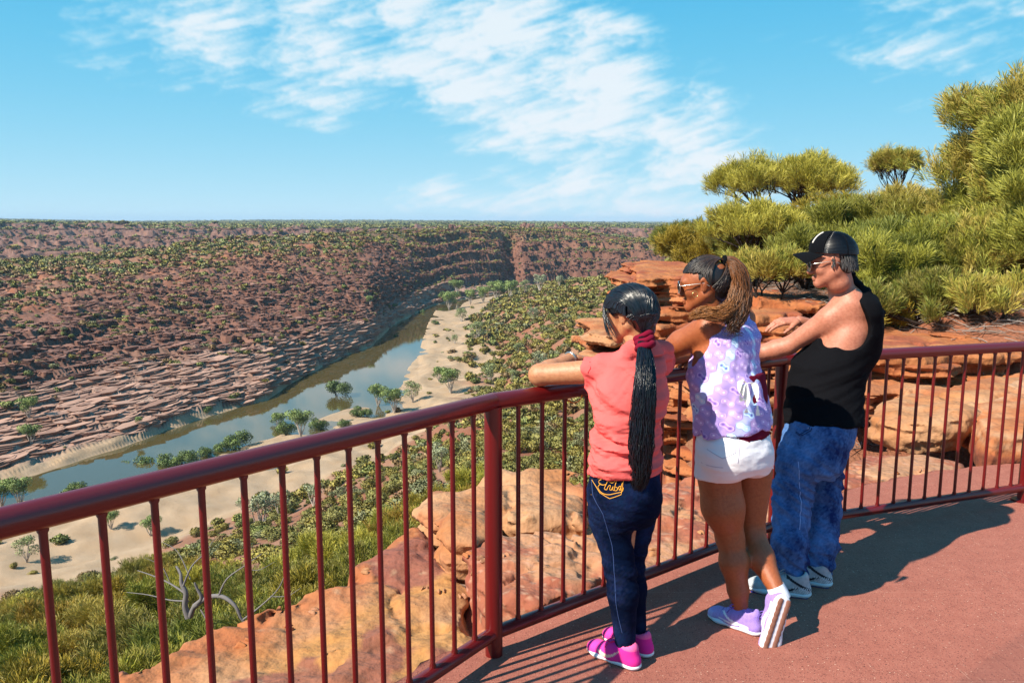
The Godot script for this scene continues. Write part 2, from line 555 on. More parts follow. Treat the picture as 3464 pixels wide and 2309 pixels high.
func build_path() -> void:
	# outline of the paved lookout, (x, d); its outer edge runs just outside the railing
	var rim := [Vector2(-6.0, -6.0), Vector2(-4.6, -3.6), Vector2(-2.55, -0.6), Vector2(-1.55, 1.15), Vector2(-1.02, 1.95), Vector2(-0.50, 2.78), Vector2(-0.30, 3.12), Vector2(0.10, 3.40), Vector2(0.62, 3.82), Vector2(1.1, 4.24), Vector2(1.45, 4.58), Vector2(1.72, 4.92), Vector2(2.15, 5.35), Vector2(2.75, 5.75), Vector2(3.4, 6.1), Vector2(4.3, 6.35), Vector2(6.5, 6.6), Vector2(9.0, 6.2), Vector2(11.0, 3.0), Vector2(11.0, -6.0)]
	var outline := PackedVector2Array()
	for i in rim.size():
		var a: Vector2 = rim[i]
		var b: Vector2 = rim[(i + 1) % rim.size()]
		var steps := maxi(1, int(a.distance_to(b) / 0.05)) if i > 1 and i < 16 else 1
		for k in steps:
			var p := a.lerp(b, float(k) / steps)
			if steps > 1:
				p += Vector2(fine.get_noise_2d(p.x * 4.0, p.y * 4.0), fine.get_noise_2d(p.x * 4.0 + 40.0, p.y * 4.0)) * 0.02 + Vector2(fine.get_noise_2d(p.x * 15.0, p.y * 15.0), fine.get_noise_2d(p.x * 15.0 + 9.0, p.y * 15.0)) * 0.008
			outline.append(p)
	var tri := Geometry2D.triangulate_polygon(outline)
	var st := SurfaceTool.new()
	st.begin(Mesh.PRIMITIVE_TRIANGLES)
	for i in range(0, tri.size(), 3):
		var q := [on_path(outline[tri[i]].x, outline[tri[i]].y), on_path(outline[tri[i + 1]].x, outline[tri[i + 1]].y), on_path(outline[tri[i + 2]].x, outline[tri[i + 2]].y)]
		if (q[1] - q[0]).cross(q[2] - q[0]).y > 0.0:
			q = [q[0], q[2], q[1]]
		for p in q:
			st.add_vertex(p)
	for i in outline.size():
		var a := on_path(outline[i].x, outline[i].y)
		var b := on_path(outline[(i + 1) % outline.size()].x, outline[(i + 1) % outline.size()].y)
		var down := Vector3(0, -0.35, 0)
		for p in [a, b, a + down, b, b + down, a + down]:
			st.add_vertex(p)
	st.generate_normals()
	tag(part("path", st.commit(), mats.path), "red gravel-bound lookout path inside the railing", "path", "", "structure")

const POST_SPOTS := [[-2.35, -0.30], [-0.075, 3.10], [1.535, 4.475], [3.50, 5.265], [5.4, 5.5]]

func rail_point(i: int, high: float) -> Vector3:
	var p: Array = POST_SPOTS[i]
	return on_path(p[0], p[1]) + Vector3(0, high, 0)

func build_railing() -> void:
	var top := 1.076
	var low := 0.096
	var r := thing("railing", "dark red tubular steel railing with upright bars round the lookout", "railing", Vector3.ZERO)
	var post_len := top + 0.02
	for i in POST_SPOTS.size():
		var foot := rail_point(i, -0.02)
		part("post", tube([foot, foot + Vector3(0, top, 0)], [0.036, 0.036], 20), mats.rail_paint, r)
		var ring := tube([foot + Vector3(0, 0.02, 0), foot + Vector3(0, 0.032, 0)], [0.075, 0.07], 20)
		if i != 1:
			part("base_plate", ring, mats.rail_paint, r)
	for i in POST_SPOTS.size() - 1:
		var a := rail_point(i, top)
		var b := rail_point(i + 1, top)
		var dir := (b - a).normalized()
		var ov := dir * 0.012
		part("top_rail", tube([a - ov, a + ov * 2.0, b - ov * 2.0, b + ov], [0.0345, 0.0345, 0.0345, 0.0345], 24), mats.rail_paint, r)
		var c := rail_point(i, low)
		var e := rail_point(i + 1, low)
		part("bottom_rail", tube([c, e], [0.0285, 0.0285], 20), mats.rail_paint, r)
		# upright bars, with a small weld bead at each end
		var flat := Vector2(b.x - a.x, b.z - a.z).length()
		var count := int(round(flat / 0.1335)) - 1
		for k in count:
			var t := float(k + 1) / (count + 1)
			var f := c.lerp(e, t)
			var g := a.lerp(b, t)
			var v := PackedVector3Array()
			var n := PackedVector3Array()
			var idx := PackedInt32Array()
			tube_into(v, n, idx, PackedVector3Array([f + Vector3(0, 0.02, 0), f + Vector3(0, 0.036, 0), f + Vector3(0, 0.042, 0), g - Vector3(0, 0.046, 0), g - Vector3(0, 0.040, 0), g - Vector3(0, 0.025, 0)]), PackedFloat32Array([0.0135, 0.0125, 0.0095, 0.0095, 0.0125, 0.0135]), 12, false)
			part("bar", arrays_mesh(v, n, idx), mats.rail_paint, r)
	# collars where the top rail turns over a post
	for i in range(1, POST_SPOTS.size() - 1):
		var s := SphereMesh.new()
		s.radius = 0.0352
		s.height = 0.0704
		part("rail_joint", s, mats.rail_paint, r, rail_point(i, top))

# ---------------------------------------------------------------- solids grown from distances on a grid
class Solid:
	var lo := Vector3.ZERO
	var nx := 0
	var ny := 0
	var nz := 0
	var s := 0.01
	var f := PackedFloat32Array()

	func _init(a: Vector3, b: Vector3, cell: float) -> void:
		s = cell
		lo = a
		nx = int(ceil((b.x - a.x) / s)) + 1
		ny = int(ceil((b.y - a.y) / s)) + 1
		nz = int(ceil((b.z - a.z) / s)) + 1
		f.resize(nx * ny * nz)
		f.fill(1.0)

	func span(a: Vector3, b: Vector3) -> Array:
		return [clampi(int((a.x - lo.x) / s), 0, nx - 1), clampi(int((b.x - lo.x) / s) + 1, 0, nx - 1), clampi(int((a.y - lo.y) / s), 0, ny - 1), clampi(int((b.y - lo.y) / s) + 1, 0, ny - 1), clampi(int((a.z - lo.z) / s), 0, nz - 1), clampi(int((b.z - lo.z) / s) + 1, 0, nz - 1)]

	# A tapered limb. A squash above 1 flattens it along thin. Mode 1 cuts instead of adding.
	func limb(a: Vector3, b: Vector3, ra: float, rb: float, k := 0.02, thin := Vector3.ZERO, squash := 1.0, mode := 0) -> void:
		var m := maxf(ra, rb) + k + s * 2.0
		var g := span(a.min(b) - Vector3(m, m, m), a.max(b) + Vector3(m, m, m))
		var ab := b - a
		var l2 := maxf(ab.length_squared(), 0.0000001)
		for j in range(g[2], g[3] + 1):
			for i in range(g[0], g[1] + 1):
				var base := (j * nx + i) * nz
				var p := Vector3(lo.x + i * s, lo.y + j * s, lo.z) - a
				for q in range(g[4], g[5] + 1):
					p.z = lo.z + q * s - a.z
					var t := clampf(p.dot(ab) / l2, 0.0, 1.0)
					var w := p - ab * t
					if squash != 1.0:
						w += thin * (w.dot(thin) * (squash - 1.0))
					var d := w.length() - ra - (rb - ra) * t
					var o := f[base + q]
					if mode == 1:
						d = -d
						var h1 := maxf(k - absf(o - d), 0.0)
						f[base + q] = maxf(o, d) + h1 * h1 * 0.25 / k
					else:
						var h := maxf(k - absf(o - d), 0.0)
						f[base + q] = minf(o, d) - h * h * 0.25 / k

	# Rings stacked by height, each [y, x, z, half across, half deep], turned by turn.
	func stack(rows: Array, turn: float, k := 0.02, grow := 0.0) -> void:
		var ca := cos(turn)
		var sa := sin(turn)
		var top: float = rows[0][0]
		var low: float = rows[rows.size() - 1][0]
		var r := 0
		for j in ny:
			var y := lo.y + j * s
			if y > top + 0.06 or y < low - 0.06:
				continue
			r = 0
			while r < rows.size() - 2 and y < rows[r + 1][0]:
				r += 1
			var a: Array = rows[r]
			var b: Array = rows[r + 1]
			var t := clampf((a[0] - y) / (a[0] - b[0]), 0.0, 1.0)
			var cx := lerpf(a[1], b[1], t)
			var cz := lerpf(a[2], b[2], t)
			var te := t * t * (3.0 - 2.0 * t)
			var rx := lerpf(a[3], b[3], te) + grow
			var rz := lerpf(a[4], b[4], te) + grow
			var over := maxf(y - top, low - y)
			var m := maxf(rx, rz) + k + s * 2.0
			var i0 := clampi(int((cx - m - lo.x) / s), 0, nx - 1)
			var i1 := clampi(int((cx + m - lo.x) / s) + 1, 0, nx - 1)
			var q0 := clampi(int((cz - m - lo.z) / s), 0, nz - 1)
			var q1 := clampi(int((cz + m - lo.z) / s) + 1, 0, nz - 1)
			var least := minf(rx, rz)
			for i in range(i0, i1 + 1):
				var base := (j * nx + i) * nz
				var dx := lo.x + i * s - cx
				for q in range(q0, q1 + 1):
					var dz := lo.z + q * s - cz
					var lx := (dx * ca - dz * sa) / rx
					var lz := (dx * sa + dz * ca) / rz
					var d := (sqrt(lx * lx + lz * lz) - 1.0) * least
					if over > 0.0:
						d = sqrt(maxf(d, 0.0) * maxf(d, 0.0) + over * over) if d > 0.0 else maxf(d, over)
					else:
						d = maxf(d, over)
					var o := f[base + q]
					var h := maxf(k - absf(o - d), 0.0)
					f[base + q] = minf(o, d) - h * h * 0.25 / k

	# Cuts away what lies on the side the normal points to.
	func slice(p: Vector3, n: Vector3, within := Vector3.ZERO, reach := 1000.0) -> void:
		for j in ny:
			for i in nx:
				var base := (j * nx + i) * nz
				var w := Vector3(lo.x + i * s, lo.y + j * s, lo.z) - p
				for q in nz:
					if f[base + q] > 0.2:
						continue
					w.z = lo.z + q * s - p.z
					if reach < 999.0 and (w + p - within).length() > reach:
						continue
					f[base + q] = maxf(f[base + q], w.dot(n))

	# A bed of stone: an outline (x, z) between two heights, with rounded, layered and pitted sides.
	func bed(poly: PackedVector2Array, y0: float, y1: float, lean: Vector2, layers: float, bite: float, pits: float, grain: FastNoiseLite, k := 0.06) -> void:
		var flat := PackedFloat32Array()
		flat.resize(nx * nz)
		var cnt := poly.size()
		for i in nx:
			for q in nz:
				var p := Vector2(lo.x + i * s, lo.z + q * s)
				var best := 1000.0
				for e in cnt:
					var c := Geometry2D.get_closest_point_to_segment(p, poly[e], poly[(e + 1) % cnt])
					best = minf(best, p.distance_squared_to(c))
				best = sqrt(best)
				flat[i * nz + q] = -best if Geometry2D.is_point_in_polygon(p, poly) else best
		var mid := Vector2.ZERO
		for p in poly: mid += p / cnt
		for j in ny:
			var y := lo.y + j * s
			for i in nx:
				var base := (j * nx + i) * nz
				for q in nz:
					var d2 := flat[i * nz + q]
					if d2 > 0.3 + bite:
						continue
					var x := lo.x + i * s
					var z := lo.z + q * s
					var yy := y - (x - mid.x) * lean.x - (z - mid.y) * lean.y
					var dv := maxf(yy - y1, y0 - yy)
					if dv > 0.3:
						continue
					d2 += grain.get_noise_2d(yy * layers + x * 0.25 + 50.0, z * 0.25 + x * 0.2) * bite
					var h := maxf(k - absf(d2 - dv), 0.0)
					var d := maxf(d2, dv) + h * h * 0.25 / k
					if absf(d) < 0.3:
						d += grain.get_noise_3d(x * 3.1, y * 5.0, z * 3.1) * pits + grain.get_noise_3d(x * 9.0, y * 22.0, z * 9.0) * pits * 0.4
						# joints that cross the bed
						d += maxf(0.0, 0.035 - absf(grain.get_noise_2d(x * 0.75 + 20.0, z * 0.75 - y * 0.3))) * 1.3
					var o := f[base + q]
					f[base + q] = minf(o, d)

	func ripple(c, band := 0.03) -> void:
		for j in ny:
			for i in nx:
				var base := (j * nx + i) * nz
				for q in nz:
					var o := f[base + q]
					if absf(o) < band:
						f[base + q] = o + float(c.call(Vector3(lo.x + i * s, lo.y + j * s, lo.z + q * s)))

	func at(p: Vector3) -> float:
		var w := (p - lo) / s
		var i := int(w.x)
		var j := int(w.y)
		var q := int(w.z)
		if w.x < 0 or w.y < 0 or w.z < 0 or i >= nx - 1 or j >= ny - 1 or q >= nz - 1:
			return 1.0
		w -= Vector3(i, j, q)
		var a := (j * nx + i) * nz + q
		var b := a + nz
		var c := a + nx * nz
		var d := c + nz
		var e0 := lerpf(lerpf(f[a], f[a + 1], w.z), lerpf(f[b], f[b + 1], w.z), w.x)
		var e1 := lerpf(lerpf(f[c], f[c + 1], w.z), lerpf(f[d], f[d + 1], w.z), w.x)
		return lerpf(e0, e1, w.y)

	# The first point of the surface met from p along dir.
	func drape(p: Vector3, dir: Vector3, lift := 0.0) -> Vector3:
		var q := p
		for i in 400:
			if at(q) <= 0.0:
				for k in 6:
					q -= dir * (0.004 / (1 << (k + 1))) * (1.0 if at(q) <= 0.0 else -1.0)
				break
			q += dir * 0.004
		return q - dir * lift

	func net(tint = null, uv = null) -> Array:
		var v := PackedVector3Array()
		var n := PackedVector3Array()
		var c := PackedColorArray()
		var u := PackedVector2Array()
		var idx := PackedInt32Array()
		var slot := PackedInt32Array()
		slot.resize(f.size())
		var sx := nz
		var sy := nx * nz
		for j in ny - 1:
			for i in nx - 1:
				var base := (j * nx + i) * nz
				for q in nz - 1:
					var o := base + q
					var f0 := f[o]
					if f0 > s * 4.0 or f0 < -s * 4.0:
						slot[o] = -1
						continue
					var f1 := f[o + 1]
					var f2 := f[o + sx]
					var f3 := f[o + sx + 1]
					var f4 := f[o + sy]
					var f5 := f[o + sy + 1]
					var f6 := f[o + sy + sx]
					var f7 := f[o + sy + sx + 1]
					var inside := int(f0 < 0) + int(f1 < 0) + int(f2 < 0) + int(f3 < 0) + int(f4 < 0) + int(f5 < 0) + int(f6 < 0) + int(f7 < 0)
					if inside == 0 or inside == 8:
						slot[o] = -1
						continue
					var p := Vector3.ZERO
					var k := 0
					if (f0 < 0) != (f1 < 0): p += Vector3(0, 0, f0 / (f0 - f1)); k += 1
					if (f2 < 0) != (f3 < 0): p += Vector3(1, 0, f2 / (f2 - f3)); k += 1
					if (f4 < 0) != (f5 < 0): p += Vector3(0, 1, f4 / (f4 - f5)); k += 1
					if (f6 < 0) != (f7 < 0): p += Vector3(1, 1, f6 / (f6 - f7)); k += 1
					if (f0 < 0) != (f2 < 0): p += Vector3(f0 / (f0 - f2), 0, 0); k += 1
					if (f1 < 0) != (f3 < 0): p += Vector3(f1 / (f1 - f3), 0, 1); k += 1
					if (f4 < 0) != (f6 < 0): p += Vector3(f4 / (f4 - f6), 1, 0); k += 1
					if (f5 < 0) != (f7 < 0): p += Vector3(f5 / (f5 - f7), 1, 1); k += 1
					if (f0 < 0) != (f4 < 0): p += Vector3(0, f0 / (f0 - f4), 0); k += 1
					if (f1 < 0) != (f5 < 0): p += Vector3(0, f1 / (f1 - f5), 1); k += 1
					if (f2 < 0) != (f6 < 0): p += Vector3(1, f2 / (f2 - f6), 0); k += 1
					if (f3 < 0) != (f7 < 0): p += Vector3(1, f3 / (f3 - f7), 1); k += 1
					slot[o] = v.size()
					var w := lo + (Vector3(i, j, q) + p / k) * s
					var g := Vector3(f2 + f3 + f6 + f7 - f0 - f1 - f4 - f5, f4 + f5 + f6 + f7 - f0 - f1 - f2 - f3, f1 + f3 + f5 + f7 - f0 - f2 - f4 - f6).normalized()
					v.append(w)
					n.append(g)
					if tint != null: c.append(tint.call(w, g))
					if uv != null: u.append(uv.call(w))
		for j in range(1, ny - 1):
			for i in range(1, nx - 1):
				var base := (j * nx + i) * nz
				for q in range(1, nz - 1):
					var o := base + q
					var f0 := f[o]
					if f0 > s * 4.0 or f0 < -s * 4.0:
						continue
					var neg := f0 < 0
					if neg != (f[o + sx] < 0):
						quad(idx, slot[o - sy - 1], slot[o - 1], slot[o], slot[o - sy], neg)
					if neg != (f[o + sy] < 0):
						quad(idx, slot[o - 1 - sx], slot[o - sx], slot[o], slot[o - 1], neg)
					if neg != (f[o + 1] < 0):
						quad(idx, slot[o - sx - sy], slot[o - sy], slot[o], slot[o - sx], neg)
		return [v, n, idx, c, u]

	func quad(idx: PackedInt32Array, a: int, b: int, c: int, d: int, flip: bool) -> void:
		if a < 0 or b < 0 or c < 0 or d < 0:
			return
		if flip:
			idx.append_array([a, d, c, a, c, b])
		else:
			idx.append_array([a, b, c, a, c, d])

func net_mesh(parts: Array) -> ArrayMesh:
	var v := PackedVector3Array()
	var n := PackedVector3Array()
	var c := PackedColorArray()
	var u := PackedVector2Array()
	var idx := PackedInt32Array()
	for p in parts:
		var o := v.size()
		v.append_array(p[0])
		n.append_array(p[1])
		c.append_array(p[3])
		u.append_array(p[4])
		if o == 0:
			idx.append_array(p[2])
		else:
			for i in p[2]:
				idx.append(i + o)
	return arrays_mesh(v, n, idx, c, u)

func moved(p: Array, t: Transform3D) -> Array:
	var v := PackedVector3Array()
	var n := PackedVector3Array()
	for q in p[0]: v.append(t * q)
	for q in p[1]: n.append((t.basis * q).normalized())
	return [v, n, p[2], p[3], p[4]]

# ---------------------------------------------------------------- people
func skin(key: String, c: Color) -> StandardMaterial3D:
	var m := paint(key, c, 0.52)
	m.subsurf_scatter_enabled = true
	m.subsurf_scatter_strength = 0.06
	m.normal_enabled = true
	m.normal_texture = noise_texture(0.12, 3, true, 3.0, null, 256, 41)
	m.normal_scale = 0.5
	m.albedo_texture = noise_texture(0.03, 5, false, 1.0, ramp([0.0, 0.45, 0.7, 1.0], [Color(0.86, 0.80, 0.78), Color(0.96, 0.93, 0.92), Color(1, 1, 1), Color(1.0, 0.95, 0.93)]), 256, 52)
	m.uv1_triplanar = true
	m.uv1_scale = Vector3(7, 7, 7)
	return m

func cloth(key: String, c: Color, weave := 14.0, vertex := false, bump := 0.35) -> StandardMaterial3D:
	var m := paint(key, c, 0.9, 0.0, vertex)
	m.normal_enabled = true
	m.normal_texture = noise_texture(0.18, 2, true, 5.0, null, 256, 44)
	m.normal_scale = bump
	m.uv1_triplanar = true
	m.uv1_scale = Vector3(weave, weave, weave)
	m.metallic_specular = 0.2
	m.rim_enabled = true
	m.rim = 0.1
	return m

# Facing: turn 0 looks along -z, positive turns to the left.
func facing(deg: float) -> Basis:
	return Basis(Vector3.UP, deg_to_rad(deg))

# A head about the middle of the skull; x right, y up, -z ahead.
func head_net(male: bool) -> Array:
	var h := Solid.new(Vector3(-0.11, -0.27, -0.15), Vector3(0.11, 0.14, 0.14), 0.0046)
	h.limb(Vector3(0, 0.025, -0.012), Vector3(0, 0.028, 0.028), 0.078, 0.078, 0.03)
	h.limb(Vector3(0, 0.0, -0.045), Vector3(0, -0.05, -0.045), 0.057, 0.046, 0.03)
	h.limb(Vector3(-0.052, -0.045, 0.0), Vector3(-0.012, -0.098, -0.068), 0.022, 0.018, 0.025)
	h.limb(Vector3(0.052, -0.045, 0.0), Vector3(0.012, -0.098, -0.068), 0.022, 0.018, 0.025)
	h.limb(Vector3(0, -0.098, -0.074), Vector3(0, -0.095, -0.076), 0.019, 0.019, 0.02)
	h.limb(Vector3(0, 0.004, -0.098), Vector3(0, -0.038, -0.113), 0.007, 0.012, 0.012)
	h.limb(Vector3(-0.011, -0.042, -0.1), Vector3(0.011, -0.042, -0.1), 0.009, 0.009, 0.01)
	h.limb(Vector3(-0.036, 0.018, -0.086), Vector3(0.036, 0.018, -0.086), 0.011, 0.011, 0.02)
	h.limb(Vector3(-0.033, 0.0, -0.106), Vector3(-0.03, 0.0, -0.106), 0.012, 0.012, 0.012, Vector3.ZERO, 1.0, 1)
	h.limb(Vector3(0.033, 0.0, -0.106), Vector3(0.03, 0.0, -0.106), 0.012, 0.012, 0.012, Vector3.ZERO, 1.0, 1)
	h.limb(Vector3(-0.018, -0.066, -0.095), Vector3(0.018, -0.066, -0.095), 0.007, 0.007, 0.006)
	h.limb(Vector3(-0.016, -0.076, -0.093), Vector3(0.016, -0.076, -0.093), 0.0075, 0.0075, 0.006)
	for e: float in [-1.0, 1.0]:
		h.limb(Vector3(e * 0.036, -0.03, -0.066), Vector3(e * 0.038, -0.034, -0.06), 0.02, 0.02, 0.02)
		# ear: a thin cup with a hollow and a lobe
		h.limb(Vector3(e * 0.079, 0.012, 0.004), Vector3(e * 0.078, -0.018, -0.004), 0.024, 0.015, 0.006, Vector3(0.93 * e, 0, 0.36), 3.2)
		h.limb(Vector3(e * 0.092, 0.009, -0.004), Vector3(e * 0.09, -0.01, -0.008), 0.0105, 0.007, 0.005, Vector3.ZERO, 1.0, 1)
	h.limb(Vector3(0, -0.05, 0.012), Vector3(0, -0.10, 0.02), 0.048 if not male else 0.056, 0.047 if not male else 0.056, 0.035)
	return h.net()

# A hand: palm from wrist towards knuckles, five bent fingers. along: wrist to knuckles; back: out of the back of the hand; thumb on the side away from along x back times side.
func hand_net(wrist: Vector3, along: Vector3, back: Vector3, side: float, size := 1.0, curl := 0.5) -> Array:
	along = along.normalized()
	var across := along.cross(back).normalized() * side
	back = across.cross(along).normalized() * side
	if back.dot(back) < 0.5: back = Vector3.UP
	var k := size
	var g := Solid.new(wrist - Vector3(0.13, 0.13, 0.13) * k - Vector3(0.02, 0.02, 0.02) + along * 0.06, wrist + Vector3(0.15, 0.15, 0.15) * k + along * 0.06, 0.0042)
	g.limb(wrist, wrist + along * 0.03 * k, 0.026 * k, 0.028 * k, 0.02, back, 1.35)
	var knuckle := wrist + along * 0.088 * k
	for q in 4:
		var o := across * ((q - 1.5) * 0.0195) * k
		g.limb(wrist + along * 0.02 * k + o * 0.6, knuckle + o, 0.017 * k, 0.0135 * k, 0.012, back, 1.15)
	var lens := [0.040, 0.046, 0.043, 0.033]
	for q in 4:
		var p := knuckle + across * ((q - 1.5) * 0.0205) * k + along * (0.004 if q == 1 or q == 2 else 0.0)
		var dir := (along + across * (q - 1.5) * 0.07).normalized()
		var bend := curl * (0.55 + 0.1 * q)
		for seg in 3:
			dir = (dir * cos(bend) - back * sin(bend)).normalized()
			var e: Vector3 = p + dir * lens[q] * k * (1.0 - seg * 0.26)
			g.limb(p, e, (0.0102 - seg * 0.0011) * k, (0.0095 - seg * 0.0012) * k, 0.005)
			p = e
	var t := wrist + along * 0.022 * k - across * 0.024 * k
	var td := (along * 0.75 - across * 0.6 - back * 0.35).normalized()
	g.limb(t, t + td * 0.042 * k, 0.0165 * k, 0.012 * k, 0.012)
	t += td * 0.042 * k
	td = (td + along * 0.4 - back * 0.25).normalized()
	g.limb(t, t + td * 0.03 * k, 0.011 * k, 0.0098 * k, 0.005)
	t += td * 0.03 * k
	td = (td + along * 0.3 - back * 0.2).normalized()
	g.limb(t, t + td * 0.025 * k, 0.0098 * k, 0.008 * k, 0.005)
	return g.net()

# Strands of hair: each a list of points; a colour at root and tip.
func strands_mesh(lines: Array, thick: float, root: Color, tip: Color, blend := 1.0, sides := 4) -> ArrayMesh:
	var v := PackedVector3Array()
	var n := PackedVector3Array()
	var idx := PackedInt32Array()
	var c := PackedColorArray()
	for l in lines:
		var r := PackedFloat32Array()
		var w := rng.randf_range(0.6, 1.3) * thick
		var cnt: int = l.size()
		for i in cnt:
			var t := float(i) / (cnt - 1)
			r.append(w * (1.0 - 0.75 * smoothstep(0.7, 1.0, t)))
		var s0 := v.size()
		tube_into(v, n, idx, PackedVector3Array(l), r, sides, false)
		var tone := rng.randf_range(0.55, 1.5)
		for i in cnt:
			var t := clampf(pow(float(i) / (cnt - 1), blend) + rng.randf_range(-0.08, 0.08), 0, 1)
			var cc := root.lerp(tip, t)
			cc = Color(cc.r * tone, cc.g * tone, cc.b * tone)
			for k in sides: c.append(cc)
	return arrays_mesh(v, n, idx, c)

# A tail of hair round a centre line, with a half width at each point.
func tail_lines(mid: Array, wide: Array, count: int, wave: float, per := 5) -> Array:
	var line := smooth_curve(mid, per)
	var out := []
	for q in count:
		var a := rng.randf() * TAU
		var r := sqrt(rng.randf())
		var l := []
		var start := rng.randi_range(0, 1)
		var stop := line.size() - (rng.randi_range(0, line.size() / 4) if rng.randf() < 0.5 else 0)
		for i in range(start, stop):
			var t := float(i) / (line.size() - 1) * (wide.size() - 1)
			var w := lerpf(wide[int(t)], wide[mini(int(t) + 1, wide.size() - 1)], t - int(t))
			var d: Vector3 = (line[mini(i + 1, line.size() - 1)] - line[maxi(i - 1, 0)]).normalized()
			var s := d.cross(Vector3(0.3, 0.1, 1)).normalized()
			var u := s.cross(d)
			var aa := a + sin(i * 0.25 + q) * 0.12
			l.append(line[i] + (s * cos(aa) + u * sin(aa) * 0.62) * w * r + Vector3(soft.get_noise_2d(q * 3.1, i * 0.22), 0, soft.get_noise_2d(q * 3.1 + 90.0, i * 0.22)) * wave * (float(i) / line.size() + 0.15))
		out.append(l)
	return out

# Strands combed over an oval skull from a rim of directions to one tie point.
func combed_lines(mid: Transform3D, radii: Vector3, starts: Array, tie: Vector3, lift := 0.004) -> Array:
	var out := []
	for s in starts:
		var l := []
		for i in 12:
			var t := i / 11.0
			var s0: Vector3 = (s as Vector3).normalized()
			var via := Vector3(s0.x * 0.75, 0.9, 0.12).normalized() if s0.z < 0.15 else Vector3(s0.x, 0.1, 0.75).normalized()
			var d := s0.slerp(via, t).slerp(via.slerp(tie.normalized(), t), t)
			var w := 1.0 + lift / radii.x * rng.randf_range(0.2, 1.0)
			l.append(mid * (d * radii * w))
		out.append(l)
	return out

func hair_material(key: String, r := 0.32) -> StandardMaterial3D:
	var m := paint(key, Color.WHITE, r, 0.0, true)
	m.metallic_specular = 0.5
	return m

# A trainer along x (heel 0, toe at length), y up; returns upper, sole and the solid of the upper.
func shoe_parts(length: float, tint: Callable) -> Array:
	var k := length / 0.27
	var g := Solid.new(Vector3(-0.02, 0.004, -0.06) * k, Vector3(0.295, 0.13, 0.06) * k, 0.0046)
	var thin := Vector3(0, 1, 0)
	g.limb(Vector3(0.035, 0.045, 0) * k, Vector3(0.035, 0.088, 0) * k, 0.034 * k, 0.029 * k, 0.02)
	g.limb(Vector3(0.03, 0.03, 0) * k, Vector3(0.12, 0.035, 0.002) * k, 0.034 * k, 0.037 * k, 0.02)
	g.limb(Vector3(0.06, 0.075, 0) * k, Vector3(0.13, 0.062, 0.001) * k, 0.03 * k, 0.028 * k, 0.03)
	g.limb(Vector3(0.12, 0.05, 0.002) * k, Vector3(0.225, 0.03, 0.004) * k, 0.036 * k, 0.026 * k, 0.03)
	g.limb(Vector3(0.13, 0.028, 0.004) * k, Vector3(0.222, 0.026, 0.006) * k, 0.042 * k, 0.036 * k, 0.02, thin, 1.25)
	g.limb(Vector3(0.222, 0.028, 0.004) * k, Vector3(0.240, 0.026, 0.002) * k, 0.034 * k, 0.026 * k, 0.02, thin, 1.1)
	# collar opening and flat foot
	g.limb(Vector3(0.052, 0.105, 0) * k, Vector3(0.062, 0.14, 0) * k, 0.027 * k, 0.034 * k, 0.008, Vector3(0, 0, 1), 1.1, 1)
	g.slice(Vector3(0, 0.018 * k, 0), Vector3(0, -1, 0))
	var s := Solid.new(Vector3(-0.025, -0.012, -0.065) * k, Vector3(0.30, 0.05, 0.065) * k, 0.0046)
	s.limb(Vector3(0.032, 0.016, 0) * k, Vector3(0.12, 0.014, 0.002) * k, 0.040 * k, 0.038 * k, 0.02, thin, 2.2)
	s.limb(Vector3(0.12, 0.014, 0.002) * k, Vector3(0.20, 0.014, 0.005) * k, 0.039 * k, 0.046 * k, 0.02, thin, 2.6)
	s.limb(Vector3(0.20, 0.014, 0.005) * k, Vector3(0.236, 0.017, 0.003) * k, 0.046 * k, 0.034 * k, 0.02, thin, 2.4)
	s.slice(Vector3(0, 0.0, 0), Vector3(0, -1, 0))
	return [g.net(tint), s, g]

# The lacing over the instep.
func laces_mesh(k: float) -> ArrayMesh:
	var v := PackedVector3Array()
	var n := PackedVector3Array()
	var idx := PackedInt32Array()
	for i in 5:
		var x := (0.105 + i * 0.019) * k
		var y := (0.100 - i * 0.0085) * k
		tube_into(v, n, idx, PackedVector3Array([Vector3(x, y - 0.014 * k, -0.024 * k), Vector3(x + 0.006, y, -0.008 * k), Vector3(x + 0.01, y, 0.008 * k), Vector3(x + 0.016, y - 0.014 * k, 0.026 * k)]), PackedFloat32Array([0.0026, 0.0026, 0.0026, 0.0026]), 6)
	for e: float in [-1.0, 1.0]:
		tube_into(v, n, idx, PackedVector3Array(smooth_curve([Vector3(0.1 * k, 0.104 * k, 0), Vector3(0.112 * k, 0.12 * k, e * 0.018), Vector3(0.135 * k, 0.108 * k, e * 0.036), Vector3(0.128 * k, 0.094 * k, e * 0.02), Vector3(0.105 * k, 0.103 * k, e * 0.003)], 4)), PackedFloat32Array([0.0024, 0.0024, 0.0024, 0.0024, 0.0024, 0.0024, 0.0024, 0.0024, 0.0024, 0.0024, 0.0024, 0.0024, 0.0024, 0.0024, 0.0024, 0.0024, 0.0024]), 6)
		tube_into(v, n, idx, PackedVector3Array(smooth_curve([Vector3(0.1 * k, 0.104 * k, 0), Vector3(0.125 * k, 0.1 * k, e * 0.03), Vector3(0.145 * k, 0.075 * k, e * 0.043)], 4)), PackedFloat32Array([0.002, 0.002, 0.002, 0.002, 0.002, 0.002, 0.002, 0.002, 0.002]), 6)
	return arrays_mesh(v, n, idx)

func shoe_frame(heel: Vector3, toe: Vector3, up := Vector3.UP) -> Transform3D:
	var x := (toe - heel).normalized()
	var z := x.cross(up).normalized()
	return Transform3D(Basis(x, z.cross(x), z), heel)

func thread(points: Array, r: float, m: Material, called: String, parent: Node, sides := 5) -> MeshInstance3D:
	var radii := []
	for p in points: radii.append(r)
	return part(called, tube(points, radii, sides), m, parent)

